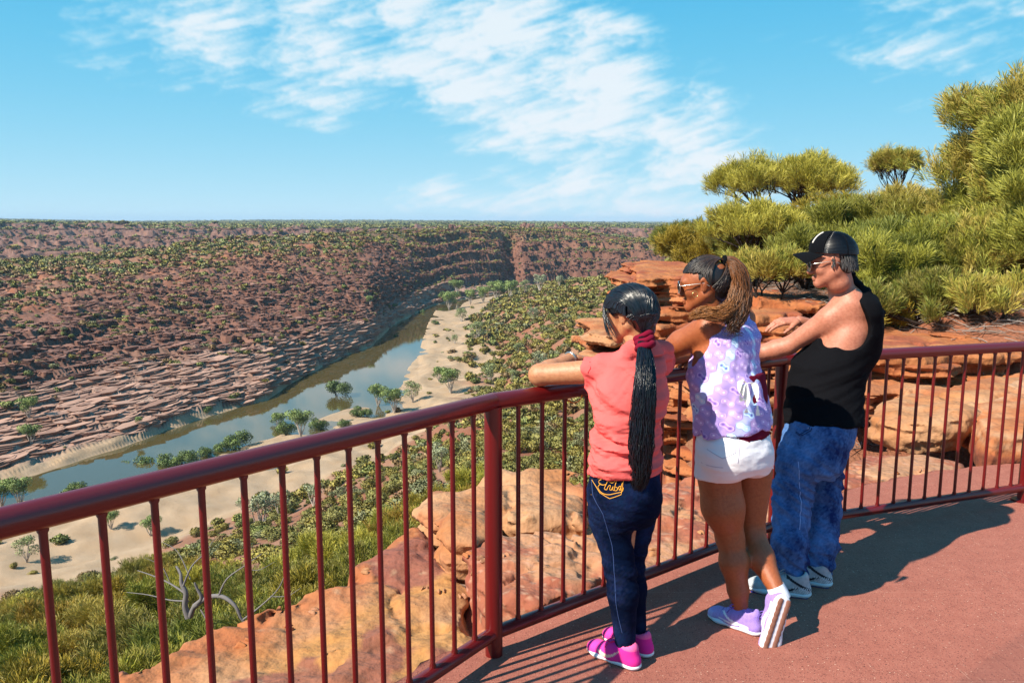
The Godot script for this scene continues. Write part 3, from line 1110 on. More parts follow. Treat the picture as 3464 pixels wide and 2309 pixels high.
# Points of a polyline on a garment: each is met from outside along dir.
func draped(g: Solid, pts: Array, dir: Vector3, lift := 0.001, step := 0.02) -> Array:
	var out := []
	for i in pts.size() - 1:
		var a: Vector3 = pts[i]
		var b: Vector3 = pts[i + 1]
		var c := maxi(1, int(a.distance_to(b) / step))
		for k in c:
			out.append(g.drape(a.lerp(b, float(k) / c), dir, lift))
	out.append(g.drape(pts[pts.size() - 1], dir, lift))
	var met := []
	for p in out:
		if absf(g.at(p)) < 0.03:
			met.append(p)
	if met.size() < 2:
		met = [pts[0], pts[0] + Vector3(0, 0.001, 0)]
	return met

func rim_starts(count: int, low: float, high: float, back_only := false) -> Array:
	# directions of the hair's edge: over the brow, past the ears, along the nape; -z ahead
	var out := []
	for i in count:
		var a := TAU * (i + rng.randf()) / count
		var ahead := cos(a)
		var y := lerpf(low, high, smoothstep(-0.5, 0.4, ahead)) + rng.randf_range(-0.05, 0.05)
		out.append(Vector3(sin(a), y, -ahead))
	return out

func build_people() -> void:
	woman_in_coral()
	woman_in_lilac()
	man_in_black()

func woman_in_coral() -> void:
	var who := thing("person", "woman in coral polo shirt and dark jeans with long black ponytail, leaning on railing", "person", Vector3.ZERO)
	var ls := Vector3(0.415, 1.03, -3.16)
	var le := Vector3(0.115, 0.988, -3.275)
	var lw := Vector3(0.262, 1.032, -3.43)
	var rs := Vector3(0.63, 1.045, -3.36)
	var re := Vector3(0.70, 0.985, -3.70)
	var rw := Vector3(0.50, 0.985, -3.57)
	var head := Vector3(0.488, 1.239, -3.290)
	var neck := Vector3(0.525, 1.10, -3.25)
	var torso := [[1.082, 0.526, -3.250, 0.079, 0.063], [1.058, 0.515, -3.220, 0.141, 0.087], [1.018, 0.506, -3.200, 0.159, 0.105], [0.972, 0.481, -3.180, 0.175, 0.133], [0.929, 0.477, -3.170, 0.175, 0.147], [0.871, 0.472, -3.150, 0.167, 0.133], [0.813, 0.467, -3.130, 0.155, 0.118], [0.767, 0.461, -3.120, 0.155, 0.115], [0.710, 0.454, -3.100, 0.166, 0.129], [0.647, 0.455, -3.100, 0.166, 0.136], [0.589, 0.457, -3.100, 0.163, 0.137]]
	var turn := deg_to_rad(45)
	# body
	var b := Solid.new(Vector3(0.03, -0.2, -3.85), Vector3(0.85, 1.2, -2.85), 0.0105)
	b.stack(torso, turn, 0.03, -0.02)
	b.limb(neck + Vector3(0, -0.05, 0), head + Vector3(0.01, -0.06, 0), 0.052, 0.048, 0.03)
	b.limb(ls, le, 0.052, 0.044, 0.03); b.limb(le, le + (lw - le) * 0.3, 0.044, 0.041, 0.02); b.limb(le + (lw - le) * 0.3, lw, 0.041, 0.026, 0.02)
	b.limb(rs, re, 0.05, 0.042, 0.03); b.limb(re, rw, 0.041, 0.027, 0.02)
	b.limb(Vector3(0.451, 0.571, -3.120), Vector3(0.436, 0.228, -3.060), 0.075, 0.045, 0.03); b.limb(Vector3(0.436, 0.228, -3.060), Vector3(0.459, -0.096, -3.030), 0.045, 0.031, 0.02)
	b.limb(Vector3(0.540, 0.488, -3.200), Vector3(0.491, 0.198, -3.170), 0.07, 0.045, 0.03); b.limb(Vector3(0.491, 0.198, -3.170), Vector3(0.533, -0.103, -3.140), 0.045, 0.031, 0.02)
	var sk := skin("skin_light_tan", Color(0.70, 0.49, 0.345))
	var hd := Transform3D(facing(58) * Basis(Vector3.RIGHT, -0.18), head).scaled_local(Vector3(0.93, 0.93, 0.93))
	part("body", net_mesh([b.net(), moved(head_net(false), hd), hand_net(lw, Vector3(0.75, -0.1, -0.6), Vector3.UP, 1.0, 0.86, 0.35), hand_net(rw, Vector3(-0.7, -0.5, 0.45), Vector3.UP, -1.0, 0.86, 0.45)]), sk, who)
	# polo shirt with short sleeves
	var t := Solid.new(Vector3(0.2, 0.52, -3.55), Vector3(0.86, 1.2, -2.9), 0.0085)
	t.stack(torso, turn, 0.03)
	t.limb(ls + Vector3(0.02, 0.0, -0.01), ls.lerp(le, 0.47), 0.066, 0.064, 0.035)
	t.limb(rs, rs.lerp(re, 0.5), 0.064, 0.063, 0.035)
	t.limb(ls + Vector3(0.01, 0.01, 0), neck + Vector3(-0.03, -0.01, 0.02), 0.05, 0.05, 0.03)
	t.limb(rs + Vector3(0.0, 0.0, 0), neck + Vector3(0.03, -0.01, -0.02), 0.05, 0.05, 0.03)
	t.limb(Vector3(0.366, 0.917, -3.270), Vector3(0.410, 0.923, -3.300), 0.06, 0.06, 0.04)
	var cut := (ls - le).normalized()
	t.slice(ls.lerp(le, 0.40), -cut.rotated(Vector3(0, 0, 1), 0.10), ls.lerp(le, 0.5), 0.16)
	t.slice(Vector3(0.4, 0.632, -3.0), Vector3(0.02, -1, 0.08).normalized())
	t.ripple(func(p: Vector3) -> float:
		var q := (p.x + p.z) * 0.7
		var waist := smoothstep(0.22, 0.0, absf(p.y - 0.74))
		var fold := soft.get_noise_2d(p.y * 24.0 + q * 5.0, q * 4.0 + 3.0)
		var arm := smoothstep(0.16, 0.02, (p - Vector3(0.41, 0.93, -3.13)).length())
		return (fold * 0.026 * waist + soft.get_noise_2d(p.y * 11.0 + q * 6.0, q * 3.0 + 9.0) * 0.018 * smoothstep(0.5, 0.8, p.y) + soft.get_noise_3dv(p * 9.0) * 0.005 + soft.get_noise_2d((p.x - p.y) * 40.0, p.z * 9.0) * 0.010 * arm))
	var coral := cloth("coral_jersey", Color(0.86, 0.375, 0.365), 22.0)
	var shirt := part("polo_shirt", net_mesh([t.net()]), coral, who)
	# collar: a folded band round the neck
	var cv := PackedVector3Array(); var cn := PackedVector3Array(); var ci := PackedInt32Array()
	for i in 33:
		var a := lerpf(-2.5, 2.5, i / 32.0)
		var o := facing(45) * Vector3(sin(a) * 0.068, 0, cos(a) * 0.062)
		var drop := 0.045 + 0.012 * absf(a) / 2.5
		var rise := 0.012 * cos(a)
		cv.append_array([neck + o * 0.95 + Vector3(0, 0.02 + rise, 0), neck + o * 1.1 + Vector3(0, 0.03 + rise, 0), neck + o * 1.55 + Vector3(0, 0.03 - drop + rise * 0.4, 0), neck + o * 1.5 + Vector3(0, 0.024 - drop + rise * 0.4, 0)])
		for k in 4: cn.append((o.normalized() + Vector3(0, [-.2, 1.0, 0.6, -1.0][k], 0)).normalized())
		if i > 0:
			var s0 := (i - 1) * 4
			for k in 3: ci.append_array([s0 + k, s0 + k + 4, s0 + k + 1, s0 + k + 1, s0 + k + 4, s0 + k + 5])
	part("collar", arrays_mesh(cv, cn, ci), coral, shirt)
	var seam := cloth("coral_thread", Color(0.70, 0.17, 0.20))
	var back_dir := Vector3(-0.35, 0, -1).normalized()
	thread(draped(t, [Vector3(0.396, 1.089, -2.950), Vector3(0.380, 1.039, -2.950), Vector3(0.355, 1.006, -2.950), Vector3(0.321, 0.989, -2.950)], back_dir, 0.0005), 0.0016, seam, "sleeve_seam", shirt)
	thread(draped(t, [Vector3(0.312, 1.010, -2.800), Vector3(0.315, 0.938, -2.800), Vector3(0.304, 0.858, -2.800), Vector3(0.300, 0.720, -2.800)], back_dir, 0.0005), 0.0015, seam, "side_seam", shirt)
	# jeans
	var j := Solid.new(Vector3(0.2, -0.16, -3.5), Vector3(0.8, 0.76, -2.85), 0.0088)
	j.stack([[0.756, 0.456, -3.110, 0.138, 0.111], [0.614, 0.454, -3.100, 0.155, 0.130], [0.551, 0.450, -3.100, 0.157, 0.141], [0.478, 0.457, -3.100, 0.146, 0.131], [0.419, 0.467, -3.110, 0.123, 0.110]], turn, 0.03)
	j.limb(Vector3(0.493, 0.550, -3.050), Vector3(0.506, 0.520, -3.060), 0.085, 0.08, 0.05)
	var lk := Vector3(0.437, 0.231, -3.055)
	var la := Vector3(0.460, -0.087, -3.035)
	j.limb(Vector3(0.399, 0.505, -3.100), Vector3(0.401, 0.426, -3.090), 0.085, 0.083, 0.04); j.limb(Vector3(0.401, 0.426, -3.090), lk, 0.083, 0.059, 0.03)
	j.limb(lk, Vector3(0.446, 0.139, -3.030), 0.059, 0.058, 0.03); j.limb(Vector3(0.446, 0.139, -3.030), la, 0.058, 0.041, 0.03)
	var rk := Vector3(0.491, 0.201, -3.170)
	j.limb(Vector3(0.533, 0.460, -3.200), rk, 0.085, 0.057, 0.03); j.limb(rk, Vector3(0.501, 0.109, -3.150), 0.057, 0.056, 0.03); j.limb(Vector3(0.501, 0.109, -3.150), Vector3(0.524, -0.080, -3.140), 0.056, 0.04, 0.03)
	j.slice(la, Vector3(0.1, -1, 0.1).normalized(), la, 0.09)
	j.ripple(func(p: Vector3) -> float:
		var knee := smoothstep(0.16, 0.0, absf(p.y - 0.22))
		var hip := smoothstep(0.14, 0.0, absf(p.y - 0.46))
		return soft.get_noise_2d(p.y * 26.0 + p.x * 7.0, p.z * 6.0) * (0.0075 * knee + 0.004 * hip + 0.0015))
	var denim := cloth("dark_denim", Color.WHITE, 30.0, true, 0.5)
	denim.rim_enabled = false
	var wear := func(p: Vector3, n: Vector3) -> Color:
		var w := clampf(fine.get_noise_3dv(p * 160.0) * 0.3 + soft.get_noise_3dv(p * 5.0) * 0.9 + 0.22, 0, 1)
		return Color(0.003, 0.006, 0.020).lerp(Color(0.010, 0.021, 0.070), w)
	var jeans := part("jeans", net_mesh([j.net(wear)]), denim, who)
	var gold := cloth("gold_thread", Color(0.86, 0.62, 0.25))
	var pale := cloth("blue_thread", Color(0.25, 0.32, 0.50))
	var look := Vector3(-0.12, 0, -1).normalized()
	var pocket := [Vector3(0.340, 0.679, -2.800), Vector3(0.344, 0.613, -2.800), Vector3(0.364, 0.578, -2.800), Vector3(0.396, 0.563, -2.800), Vector3(0.438, 0.583, -2.800), Vector3(0.452, 0.667, -2.800)]
	thread(draped(j, pocket, look, 0.0008, 0.012), 0.0014, gold, "pocket_stitching", jeans)
	for o in [0.0, 5.0]:
		thread(draped(j, [Vector3(0.340, 0.679, -2.800) + Vector3(0, -o * 0.0016, 0), Vector3(0.452, 0.667, -2.800) + Vector3(0, -o * 0.0016, 0)], look, 0.0008, 0.012), 0.0014, gold, "pocket_stitching", jeans)
	# the flowing gold lettering on the pocket
	var strokes := [[[1428, 1134], [1418, 1136], [1408, 1142], [1406, 1149], [1412, 1152], [1420, 1149]], [[1404, 1140], [1414, 1136], [1424, 1140], [1434, 1143], [1441, 1137]], [[1424, 1140], [1420, 1150], [1417, 1160], [1422, 1161]], [[1422, 1161], [1426, 1151], [1430, 1150], [1428, 1159], [1432, 1160]], [[1432, 1160], [1436, 1151], [1435, 1159], [1439, 1160]], [[1446, 1132], [1441, 1146], [1439, 1159], [1444, 1160], [1446, 1154], [1441, 1152]], [[1446, 1158], [1450, 1150], [1454, 1151], [1450, 1159], [1456, 1157]], [[1460, 1138], [1455, 1148], [1453, 1158]], [[1410, 1150], [1404, 1160], [1410, 1170], [1424, 1172], [1440, 1167], [1456, 1162], [1460, 1152]]]
	for st in strokes:
		var pts := []
		for p in st: pts.append(screen_free(p[0], p[1]))
		thread(draped(j, smooth_curve(pts, 4), look, 0.0012, 0.006), 0.0016, gold, "embroidery", jeans, 4)
	thread(draped(j, [Vector3(0.298, 0.612, -3.000), Vector3(0.311, 0.559, -3.000), Vector3(0.323, 0.491, -2.900), Vector3(0.359, 0.352, -2.900), Vector3(0.371, 0.246, -2.900), Vector3(0.392, 0.068, -2.900), Vector3(0.409, -0.004, -2.900)], Vector3(0.35, 0, -1).normalized(), 0.0004), 0.0012, pale, "leg_seam", jeans)
	thread(draped(j, [Vector3(0.299, 0.601, -2.900), Vector3(0.317, 0.649, -2.800), Vector3(0.342, 0.656, -2.800)], look, 0.0006), 0.0012, gold, "yoke_stitching", jeans)
	# hair
	var hm := hair_material("black_hair", 0.26)
	var skull := Transform3D(hd.basis.orthonormalized(), head + Vector3(0.004, 0.018, 0.006))
	var oval := Vector3(0.099, 0.108, 0.114)
	var cap := Solid.new(head - Vector3(0.16, 0.13, 0.16), head + Vector3(0.16, 0.17, 0.16), 0.0065)
	cap.limb(skull * Vector3(0, 0.012, -0.008), skull * Vector3(0, 0.006, 0.02), 0.091, 0.090, 0.02)
	cap.limb(skull * Vector3(0, -0.03, 0.045), skull * Vector3(0.0, -0.085, 0.06), 0.060, 0.033, 0.04)
	cap.slice(skull * Vector3(0, -0.02, -0.045), (skull.basis * Vector3(0, -0.72, -0.7)).normalized())
	cap.limb(skull * Vector3(-0.085, -0.055, -0.025), skull * Vector3(-0.085, -0.085, 0.02), 0.05, 0.04, 0.01, Vector3.ZERO, 1.0, 1)
	cap.limb(skull * Vector3(0.085, -0.055, -0.025), skull * Vector3(0.085, -0.085, 0.02), 0.05, 0.04, 0.01, Vector3.ZERO, 1.0, 1)
	var black := func(p: Vector3, n: Vector3) -> Color: return Color(0.006, 0.007, 0.011)
	var hair := part("hair", net_mesh([cap.net(black)]), hm, who)
	var tie_at := Vector3(0.528, 1.160, -3.185)
	var tie: Vector3 = skull.affine_inverse() * tie_at
	var lines := combed_lines(skull, oval, rim_starts(420, -0.35, 0.25), tie / oval, 0.005)
	for l in lines:
		l[11] = tie_at + (l[11] - tie_at) * 0.25
		l[10] = l[10].lerp(tie_at, 0.3)
	part("combed_strands", strands_mesh(lines, 0.0030, Color(0.010, 0.012, 0.018), Color(0.007, 0.008, 0.012)), hm, hair)
	var fringe := []
	for i in 26:
		var p: Vector3 = skull * (Vector3(-0.55 + rng.randf() * 0.25, 0.42, -0.72).normalized() * oval * 1.03)
		var q: Vector3 = skull * Vector3(-0.088 - rng.randf() * 0.02, -0.06 - rng.randf() * 0.05, -0.075 + rng.randf() * 0.045)
		fringe.append(smooth_curve([skull * (Vector3(-0.1, 0.95, -0.3).normalized() * oval * 1.03), p, p.lerp(q, 0.55) + skull.basis * Vector3(-0.012, 0, -0.008), q], 4))
	part("fringe", strands_mesh(fringe, 0.0017, Color(0.008, 0.009, 0.014), Color(0.008, 0.009, 0.014)), hm, hair)
	var tail := tail_lines([tie_at, Vector3(0.520, 1.127, -3.100), Vector3(0.516, 1.077, -3.045), Vector3(0.509, 0.995, -3.000), Vector3(0.501, 0.881, -2.985), Vector3(0.495, 0.764, -2.975), Vector3(0.491, 0.646, -2.970), Vector3(0.479, 0.566, -2.980)], [0.022, 0.028, 0.037, 0.044, 0.049, 0.050, 0.040, 0.014], 900, 0.016)
	part("ponytail", strands_mesh(tail, 0.0014, Color(0.009, 0.011, 0.017), Color(0.010, 0.011, 0.015), 1.0, 3), hm, hair)
	var wine := cloth("wine_jersey", Color(0.44, 0.06, 0.16), 20.0)
	var scr := group_node("hair_band", hair)
	for i in 3:
		var c: Vector3 = tie_at.lerp(Vector3(0.522, 1.127, -3.100), i * 0.42)
		var ring := []
		var rr := []
		for k in 17:
			var a := TAU * k / 16.0
			ring.append(c + Vector3(cos(a) * 0.029, sin(a) * 0.012 + sin(a * 2.0 + i) * 0.004 + cos(a) * 0.008, sin(a) * 0.027))
			rr.append(0.0135 + 0.002 * sin(a * 3.0 + i))
		part("band_coil", tube(ring, rr, 10, false), wine, scr)
	# watch, ring of gold charms
	var steel := paint("watch_steel", Color(0.75, 0.73, 0.70), 0.25, 0.9)
	var wr := []
	var wrr := []
	var ax := (lw - le).normalized()
	for k in 17:
		var a := TAU * k / 16.0
		var u := ax.cross(Vector3.UP).normalized()
		wr.append(lw - ax * 0.012 + u * cos(a) * 0.029 + u.cross(ax) * sin(a) * 0.030)
		wrr.append(0.0055)
	part("watch", tube(wr, wrr, 8, false), steel, who)
	var br := paint("bracelet_gold", Color(0.85, 0.60, 0.28), 0.25, 0.9)
	var bl := []
	var blr := []
	for k in 13:
		var a := PI * k / 12.0
		bl.append(Vector3(0.265, 0.886, -3.360) + Vector3(cos(a) * 0.035, -sin(a) * 0.035, 0.0))
		blr.append(0.0032)
	part("bracelet", tube(bl, blr, 6), br, who)
	# trainers
	var pink := cloth("pink_mesh", Color.WHITE, 40.0, true, 0.6)
	var shade := func(p: Vector3, n: Vector3) -> Color:
		var deep := Color(0.72, 0.03, 0.28)
		var hot := Color(0.84, 0.06, 0.36)
		var c := deep.lerp(hot, smoothstep(0.06, 0.2, p.x))
		if p.y > 0.083 and p.x < 0.075: c = Color(0.90, 0.13, 0.33)
		# the pale tick along each flank
		var u := (p.x - 0.075) / 0.105
		if u > 0.0 and u < 1.0 and absf(p.z) > 0.018:
			var mid := 0.037 + 0.026 * pow(1.0 - u, 2.0) - 0.012 * sin(u * PI) + 0.002
			var wide := 0.0085 * pow(u, 0.8) * (1.0 - smoothstep(0.82, 1.0, u)) + 0.0015
			if absf(p.y - mid) < wide: c = Color(0.88, 0.66, 0.48)
		return c
	shoe_pair(who, [[Vector3(0.507, -0.1545, -2.972), Vector3(0.303, -0.163, -3.153)], [Vector3(0.575, -0.16, -3.075), Vector3(0.388, -0.169, -3.262)]], 0.252, shade, pink, paint("white_rubber", Color(0.86, 0.86, 0.87), 0.5), cloth("pink_lace", Color(0.92, 0.20, 0.45)), paint("plum_rubber", Color(0.38, 0.02, 0.20), 0.6))

func screen_free(u: float, v: float) -> Vector3:
	# a place on the flat of the back pocket, half a metre behind it
	return Vector3(0.2737 + (u - 1350.0) * 0.001573, 0.697 - (v - 1100.0) * 0.00166, -2.8)

func shoe_pair(who: Node, spots: Array, length: float, shade: Callable, m: Material, sole_m: Material, lace_m: Material, tread_m: Material) -> void:
	var made := shoe_parts(length, shade)
	var k := length / 0.27
	var sole: Solid = made[1]
	var upper_mesh := net_mesh([made[0]])
	var sole_mesh := net_mesh([sole.net()])
	var lace_mesh := laces_mesh(k)
	var tread := Solid.new(Vector3(-0.02, -0.012, -0.06) * k, Vector3(0.29, 0.012, 0.06) * k, 0.005)
	for x in 9:
		for z in [-1.0, 1.0]:
			tread.limb(Vector3(0.018 + x * 0.026, 0.0, z * 0.018) * k, Vector3(0.03 + x * 0.026, 0.0, z * 0.02) * k, 0.0125 * k, 0.0125 * k, 0.004, Vector3.UP, 2.2)
	var tread_mesh := net_mesh([tread.net()])
	for s in spots:
		var g := group_node("shoe", who)
		g.transform = shoe_frame(s[0], s[1], s[2] if s.size() > 2 else Vector3.UP)
		part("upper", upper_mesh, m, g)
		part("sole", sole_mesh, sole_m, g)
		part("tread", tread_mesh, tread_m, g)
		part("laces", lace_mesh, lace_m, g)

func hoop(c: Vector3, n: Vector3, r: float, thick: float) -> ArrayMesh:
	var a1 := n.cross(Vector3.UP).normalized()
	if a1.length() < 0.5: a1 = Vector3.RIGHT
	var a2 := n.cross(a1).normalized()
	var pts := []
	var rr := []
	for k in 21:
		pts.append(c + a1 * cos(TAU * k / 20.0) * r + a2 * sin(TAU * k / 20.0) * r)
		rr.append(thick)
	return tube(pts, rr, 8, false)

# Metal framed sunglasses on a head frame.
func shades(parent: Node, hd: Transform3D, lens_c: Color) -> void:
	var g := group_node("sunglasses", parent)
	var metal := paint("spectacle_metal", Color(0.86, 0.83, 0.78), 0.25, 0.9)
	var lens := paint("lens_dark", lens_c, 0.06)
	for e: float in [-1.0, 1.0]:
		var ring := []
		var rr := []
		var v := PackedVector3Array()
		var n := PackedVector3Array()
		var idx := PackedInt32Array()
		var mid: Vector3 = hd * Vector3(e * 0.034, -0.006, -0.116)
		v.append(mid + hd.basis * Vector3(0, 0, -0.004)); n.append(hd.basis * Vector3(0, 0, -1))
		for k in 25:
			var a := TAU * k / 24.0
			var w: float = 0.028 * (1.0 + 0.12 * sin(a) * cos(a) * e)
			var p: Vector3 = hd * (Vector3(e * 0.034 + cos(a) * w, -0.006 + sin(a) * 0.025, -0.116 + 0.010 * pow(absf(cos(a) * e + 1.0) * 0.5, 2.0) * (1.0 if cos(a) * e > 0 else 0.0)))
			ring.append(p); rr.append(0.0014)
			v.append(p); n.append((hd.basis * Vector3(cos(a) * 0.2, sin(a) * 0.2, -1)).normalized())
			if k > 0: idx.append_array([0, k, k + 1])
		part("lens", arrays_mesh(v, n, idx), lens, g)
		part("rim", tube(ring, rr, 6, false), metal, g)
		part("temple_arm", tube([hd * Vector3(e * 0.062, 0.002, -0.108), hd * Vector3(e * 0.079, 0.005, -0.07), hd * Vector3(e * 0.082, 0.008, 0.0), hd * Vector3(e * 0.08, -0.008, 0.022)], [0.0016, 0.0016, 0.0018, 0.0015], 6), metal, g)
	part("bridge", tube([hd * Vector3(-0.01, 0.0, -0.118), hd * Vector3(0, 0.003, -0.121), hd * Vector3(0.01, 0.0, -0.118)], [0.0014, 0.0014, 0.0014], 6), metal, g)

# The blouse print: rows of looped figures in pale blue and lilac on violet.
func loop_print() -> Image:
	var w := 512
	var h := 512
	var img := Image.create(w, h, false, Image.FORMAT_RGB8)
	for y in h:
		for x in w:
			# figures stand in slanting rows; every fourth row is pale blue
			var best := 1e6
			var pick := Vector2.ZERO
			var row := 0
			var step := 0
			var k0 := int(round(-y / 64.0))
			for k in [k0 - 1, k0, k0 + 1]:
				var r0 := int(round((x - 32.0 * k) / 64.0))
				for r in [r0 - 1, r0, r0 + 1]:
					var o := Vector2(x - (64.0 * r + 32.0 * k), y + 64.0 * k)
					var dd := o.x * o.x + o.y * o.y
					if dd < best:
						best = dd
						pick = o
						row = r
						step = k
			var a := pick.x * 0.82 + pick.y * 0.57
			var b := pick.y * 0.82 - pick.x * 0.57
			var d := minf(Vector2(absf(a) - 15.0, b).length(), Vector2(maxf(absf(a) - 15.0, 0.0), b).length() + 5.0)
			var blue := posmod(row, 4) == 0
			var c := Color(0.74, 0.62, 0.85) if not blue else Color(0.78, 0.89, 0.98)
			if d > 19.0:
				c = Color(0.61, 0.51, 0.77) if not blue else Color(0.68, 0.72, 0.91)
				if fposmod(d, 7.0) < 1.5: c = Color(0.78, 0.70, 0.88)
			elif d > 16.5: c = Color(0.42, 0.33, 0.62) if not blue else Color(0.37, 0.50, 0.77)
			elif d > 12.0: c = Color(0.84, 0.73, 0.91) if not blue else Color(0.88, 0.95, 1.0)
			elif d > 10.5: c = Color(0.50, 0.40, 0.68) if not blue else Color(0.42, 0.56, 0.82)
			elif d < 4.5: c = Color(0.42, 0.33, 0.64) if posmod(row * 3 + step, 4) == 1 else Color(0.92, 0.88, 0.97)
			elif d < 8.0 and posmod(row * 3 + step, 4) == 1: c = Color(0.55, 0.43, 0.73) if not blue else Color(0.46, 0.62, 0.88)
			img.set_pixel(x, y, c)
	return img

func woman_in_lilac() -> void:
	var who := thing("person", "woman in lilac printed sleeveless blouse and white shorts with a brown high ponytail", "person", Vector3.ZERO)
	var yaw := 50.0
	var turn := deg_to_rad(yaw)
	var ls := Vector3(0.835, 1.155, -3.49)
	var le := Vector3(0.67, 0.962, -3.745)
	var lw := Vector3(0.88, 0.965, -3.90)
	var rs := Vector3(1.075, 1.17, -3.70)
	var re := Vector3(1.14, 0.965, -4.06)
	var rw := Vector3(0.94, 0.965, -3.96)
	var head := Vector3(0.836, 1.353, -3.470)
	var neck := Vector3(0.955, 1.225, -3.56)
	var torso := [[1.194, 0.987, -3.580, 0.079, 0.064], [1.161, 0.987, -3.560, 0.148, 0.089], [1.107, 0.980, -3.540, 0.176, 0.116], [1.037, 0.946, -3.520, 0.179, 0.140], [0.984, 0.942, -3.510, 0.179, 0.150], [0.927, 0.948, -3.490, 0.187, 0.157], [0.844, 0.964, -3.470, 0.190, 0.156], [0.790, 0.970, -3.450, 0.188, 0.158], [0.706, 0.974, -3.430, 0.185, 0.159], [0.666, 0.975, -3.420, 0.183, 0.157]]
	var b := Solid.new(Vector3(0.55, -0.12, -4.15), Vector3(1.3, 1.32, -3.1), 0.0105)
	b.stack(torso.slice(1, 10), turn, 0.03, -0.018)
	b.limb(neck + Vector3(0.01, -0.05, 0), head + Vector3(0.02, -0.08, -0.005), 0.054, 0.048, 0.03)
	b.limb(ls + Vector3(0.03, 0.0, 0.0), ls.lerp(le, 0.4), 0.066, 0.052, 0.04); b.limb(ls.lerp(le, 0.4), le, 0.052, 0.044, 0.03)
	b.limb(le, lw, 0.043, 0.028, 0.02)
	b.limb(rs, re, 0.058, 0.044, 0.03); b.limb(re, rw, 0.043, 0.028, 0.02)
	var hip_l := Vector3(0.908, 0.527, -3.400)
	var knee_l := Vector3(0.973, 0.230, -3.390)
	var ank_l := Vector3(1.021, -0.095, -3.360)
	b.limb(hip_l, Vector3(0.933, 0.371, -3.390), 0.095, 0.088, 0.03); b.limb(Vector3(0.933, 0.371, -3.390), knee_l, 0.088, 0.056, 0.04)
	b.limb(knee_l, Vector3(0.985, 0.126, -3.370), 0.054, 0.060, 0.03); b.limb(Vector3(0.985, 0.126, -3.370), Vector3(1.007, -0.002, -3.360), 0.060, 0.045, 0.03); b.limb(Vector3(1.007, -0.002, -3.360), ank_l, 0.045, 0.034, 0.02)
	b.limb(knee_l + Vector3(-0.03, 0.01, -0.03), knee_l + Vector3(-0.03, -0.02, -0.03), 0.03, 0.028, 0.03)
	var hip_r := Vector3(1.088, 0.495, -3.500)
	var knee_r := Vector3(1.094, 0.228, -3.480)
	var ank_r := Vector3(1.153, 0.034, -3.280)
	b.limb(hip_r, knee_r, 0.092, 0.054, 0.03)
	b.limb(knee_r, Vector3(1.114, 0.133, -3.400), 0.052, 0.056, 0.03); b.limb(Vector3(1.114, 0.133, -3.400), ank_r, 0.056, 0.034, 0.03)
	var sk := skin("skin_brown", Color(0.60, 0.335, 0.19))
	var hd := Transform3D(facing(76) * Basis(Vector3.RIGHT, -0.10), head).scaled_local(Vector3(0.95, 0.97, 0.97))
	part("body", net_mesh([b.net(), moved(head_net(false), hd), hand_net(lw, Vector3(0.7, -0.1, -0.5), Vector3.UP, 1.0, 0.9, 0.3), hand_net(rw, Vector3(-0.7, -0.2, 0.4), Vector3.UP, -1.0, 0.9, 0.3)]), sk, who)
	# blouse
	var t := Solid.new(Vector3(0.6, 0.6, -3.95), Vector3(1.35, 1.32, -3.15), 0.0085)
	t.stack(torso, turn, 0.03, 0.004)
	t.limb(ls + Vector3(0.055, 0.02, -0.03), neck + Vector3(-0.02, 0.0, 0.01), 0.048, 0.04, 0.03)
	t.limb(rs + Vector3(-0.02, 0.0, 0.0), neck + Vector3(0.02, 0.0, -0.01), 0.06, 0.045, 0.03)
	t.limb(ls + Vector3(-0.075, -0.02, 0.05), ls + Vector3(-0.03, -0.10, 0.02), 0.082, 0.07, 0.012, Vector3.ZERO, 1.0, 1)
	t.limb(ls + Vector3(-0.11, -0.03, 0.0), ls + Vector3(-0.10, -0.12, -0.03), 0.10, 0.085, 0.012, Vector3.ZERO, 1.0, 1)
	t.limb(rs + Vector3(0.085, -0.02, -0.04), rs + Vector3(0.05, -0.10, -0.06), 0.075, 0.06, 0.012, Vector3.ZERO, 1.0, 1)
	t.slice(Vector3(0.949, 0.722, -3.300), Vector3(0.12, -1, 0.1).normalized())
	var open := Vector3(0.985, 1.000, -3.320)
	t.limb(open, Vector3(0.982, 0.924, -3.280), 0.002, 0.011, 0.004, Vector3.ZERO, 1.0, 1)
	t.limb(Vector3(0.981, 0.910, -3.260), Vector3(1.024, 0.725, -3.220), 0.008, 0.055, 0.006, Vector3.ZERO, 1.0, 1)
	t.ripple(func(p: Vector3) -> float:
		var low := smoothstep(1.1, 0.72, p.y)
		var a := atan2(p.z + 3.46, p.x - 0.97)
		return sin(a * 9.0 + p.y * 5.0 + soft.get_noise_3dv(p * 4.0) * 4.0) * 0.0065 * low + soft.get_noise_3dv(p * 11.0) * 0.006, 0.03)
	var printed := cloth("printed_cotton", Color.WHITE, 1.0, false, 0.2)
	printed.albedo_texture = ImageTexture.create_from_image(loop_print())
	printed.uv1_triplanar = false
	printed.normal_enabled = false
	printed.uv1_scale = Vector3(1, 1, 1)
	var uv := func(p: Vector3) -> Vector2:
		var a := atan2(p.x - 0.97, p.z + 3.48)
		return Vector2(a * 0.15 * 2.6, -p.y * 2.6)
	var blouse := part("blouse", net_mesh([t.net(null, uv)]), printed, who)
	var white := cloth("white_satin", Color(0.92, 0.92, 0.90), 10.0)
	var bow := group_node("ribbon", blouse)
	var knot := Vector3(0.973, 0.955, -3.265)
	for q in [[[0, 0], [-0.024, 0.012], [-0.03, -0.03], [-0.018, -0.075]], [[0, 0], [-0.016, -0.012], [-0.016, -0.05], [-0.006, -0.07]], [[0, 0], [0.03, 0.0], [0.045, -0.06], [0.052, -0.135]], [[0, 0], [0.004, -0.05], [0.006, -0.09], [0.004, -0.125]]]:
		ribbon(bow, knot, q, 0.011 if q[3][1] > -0.12 and q[3][0] < 0 else 0.014, white)
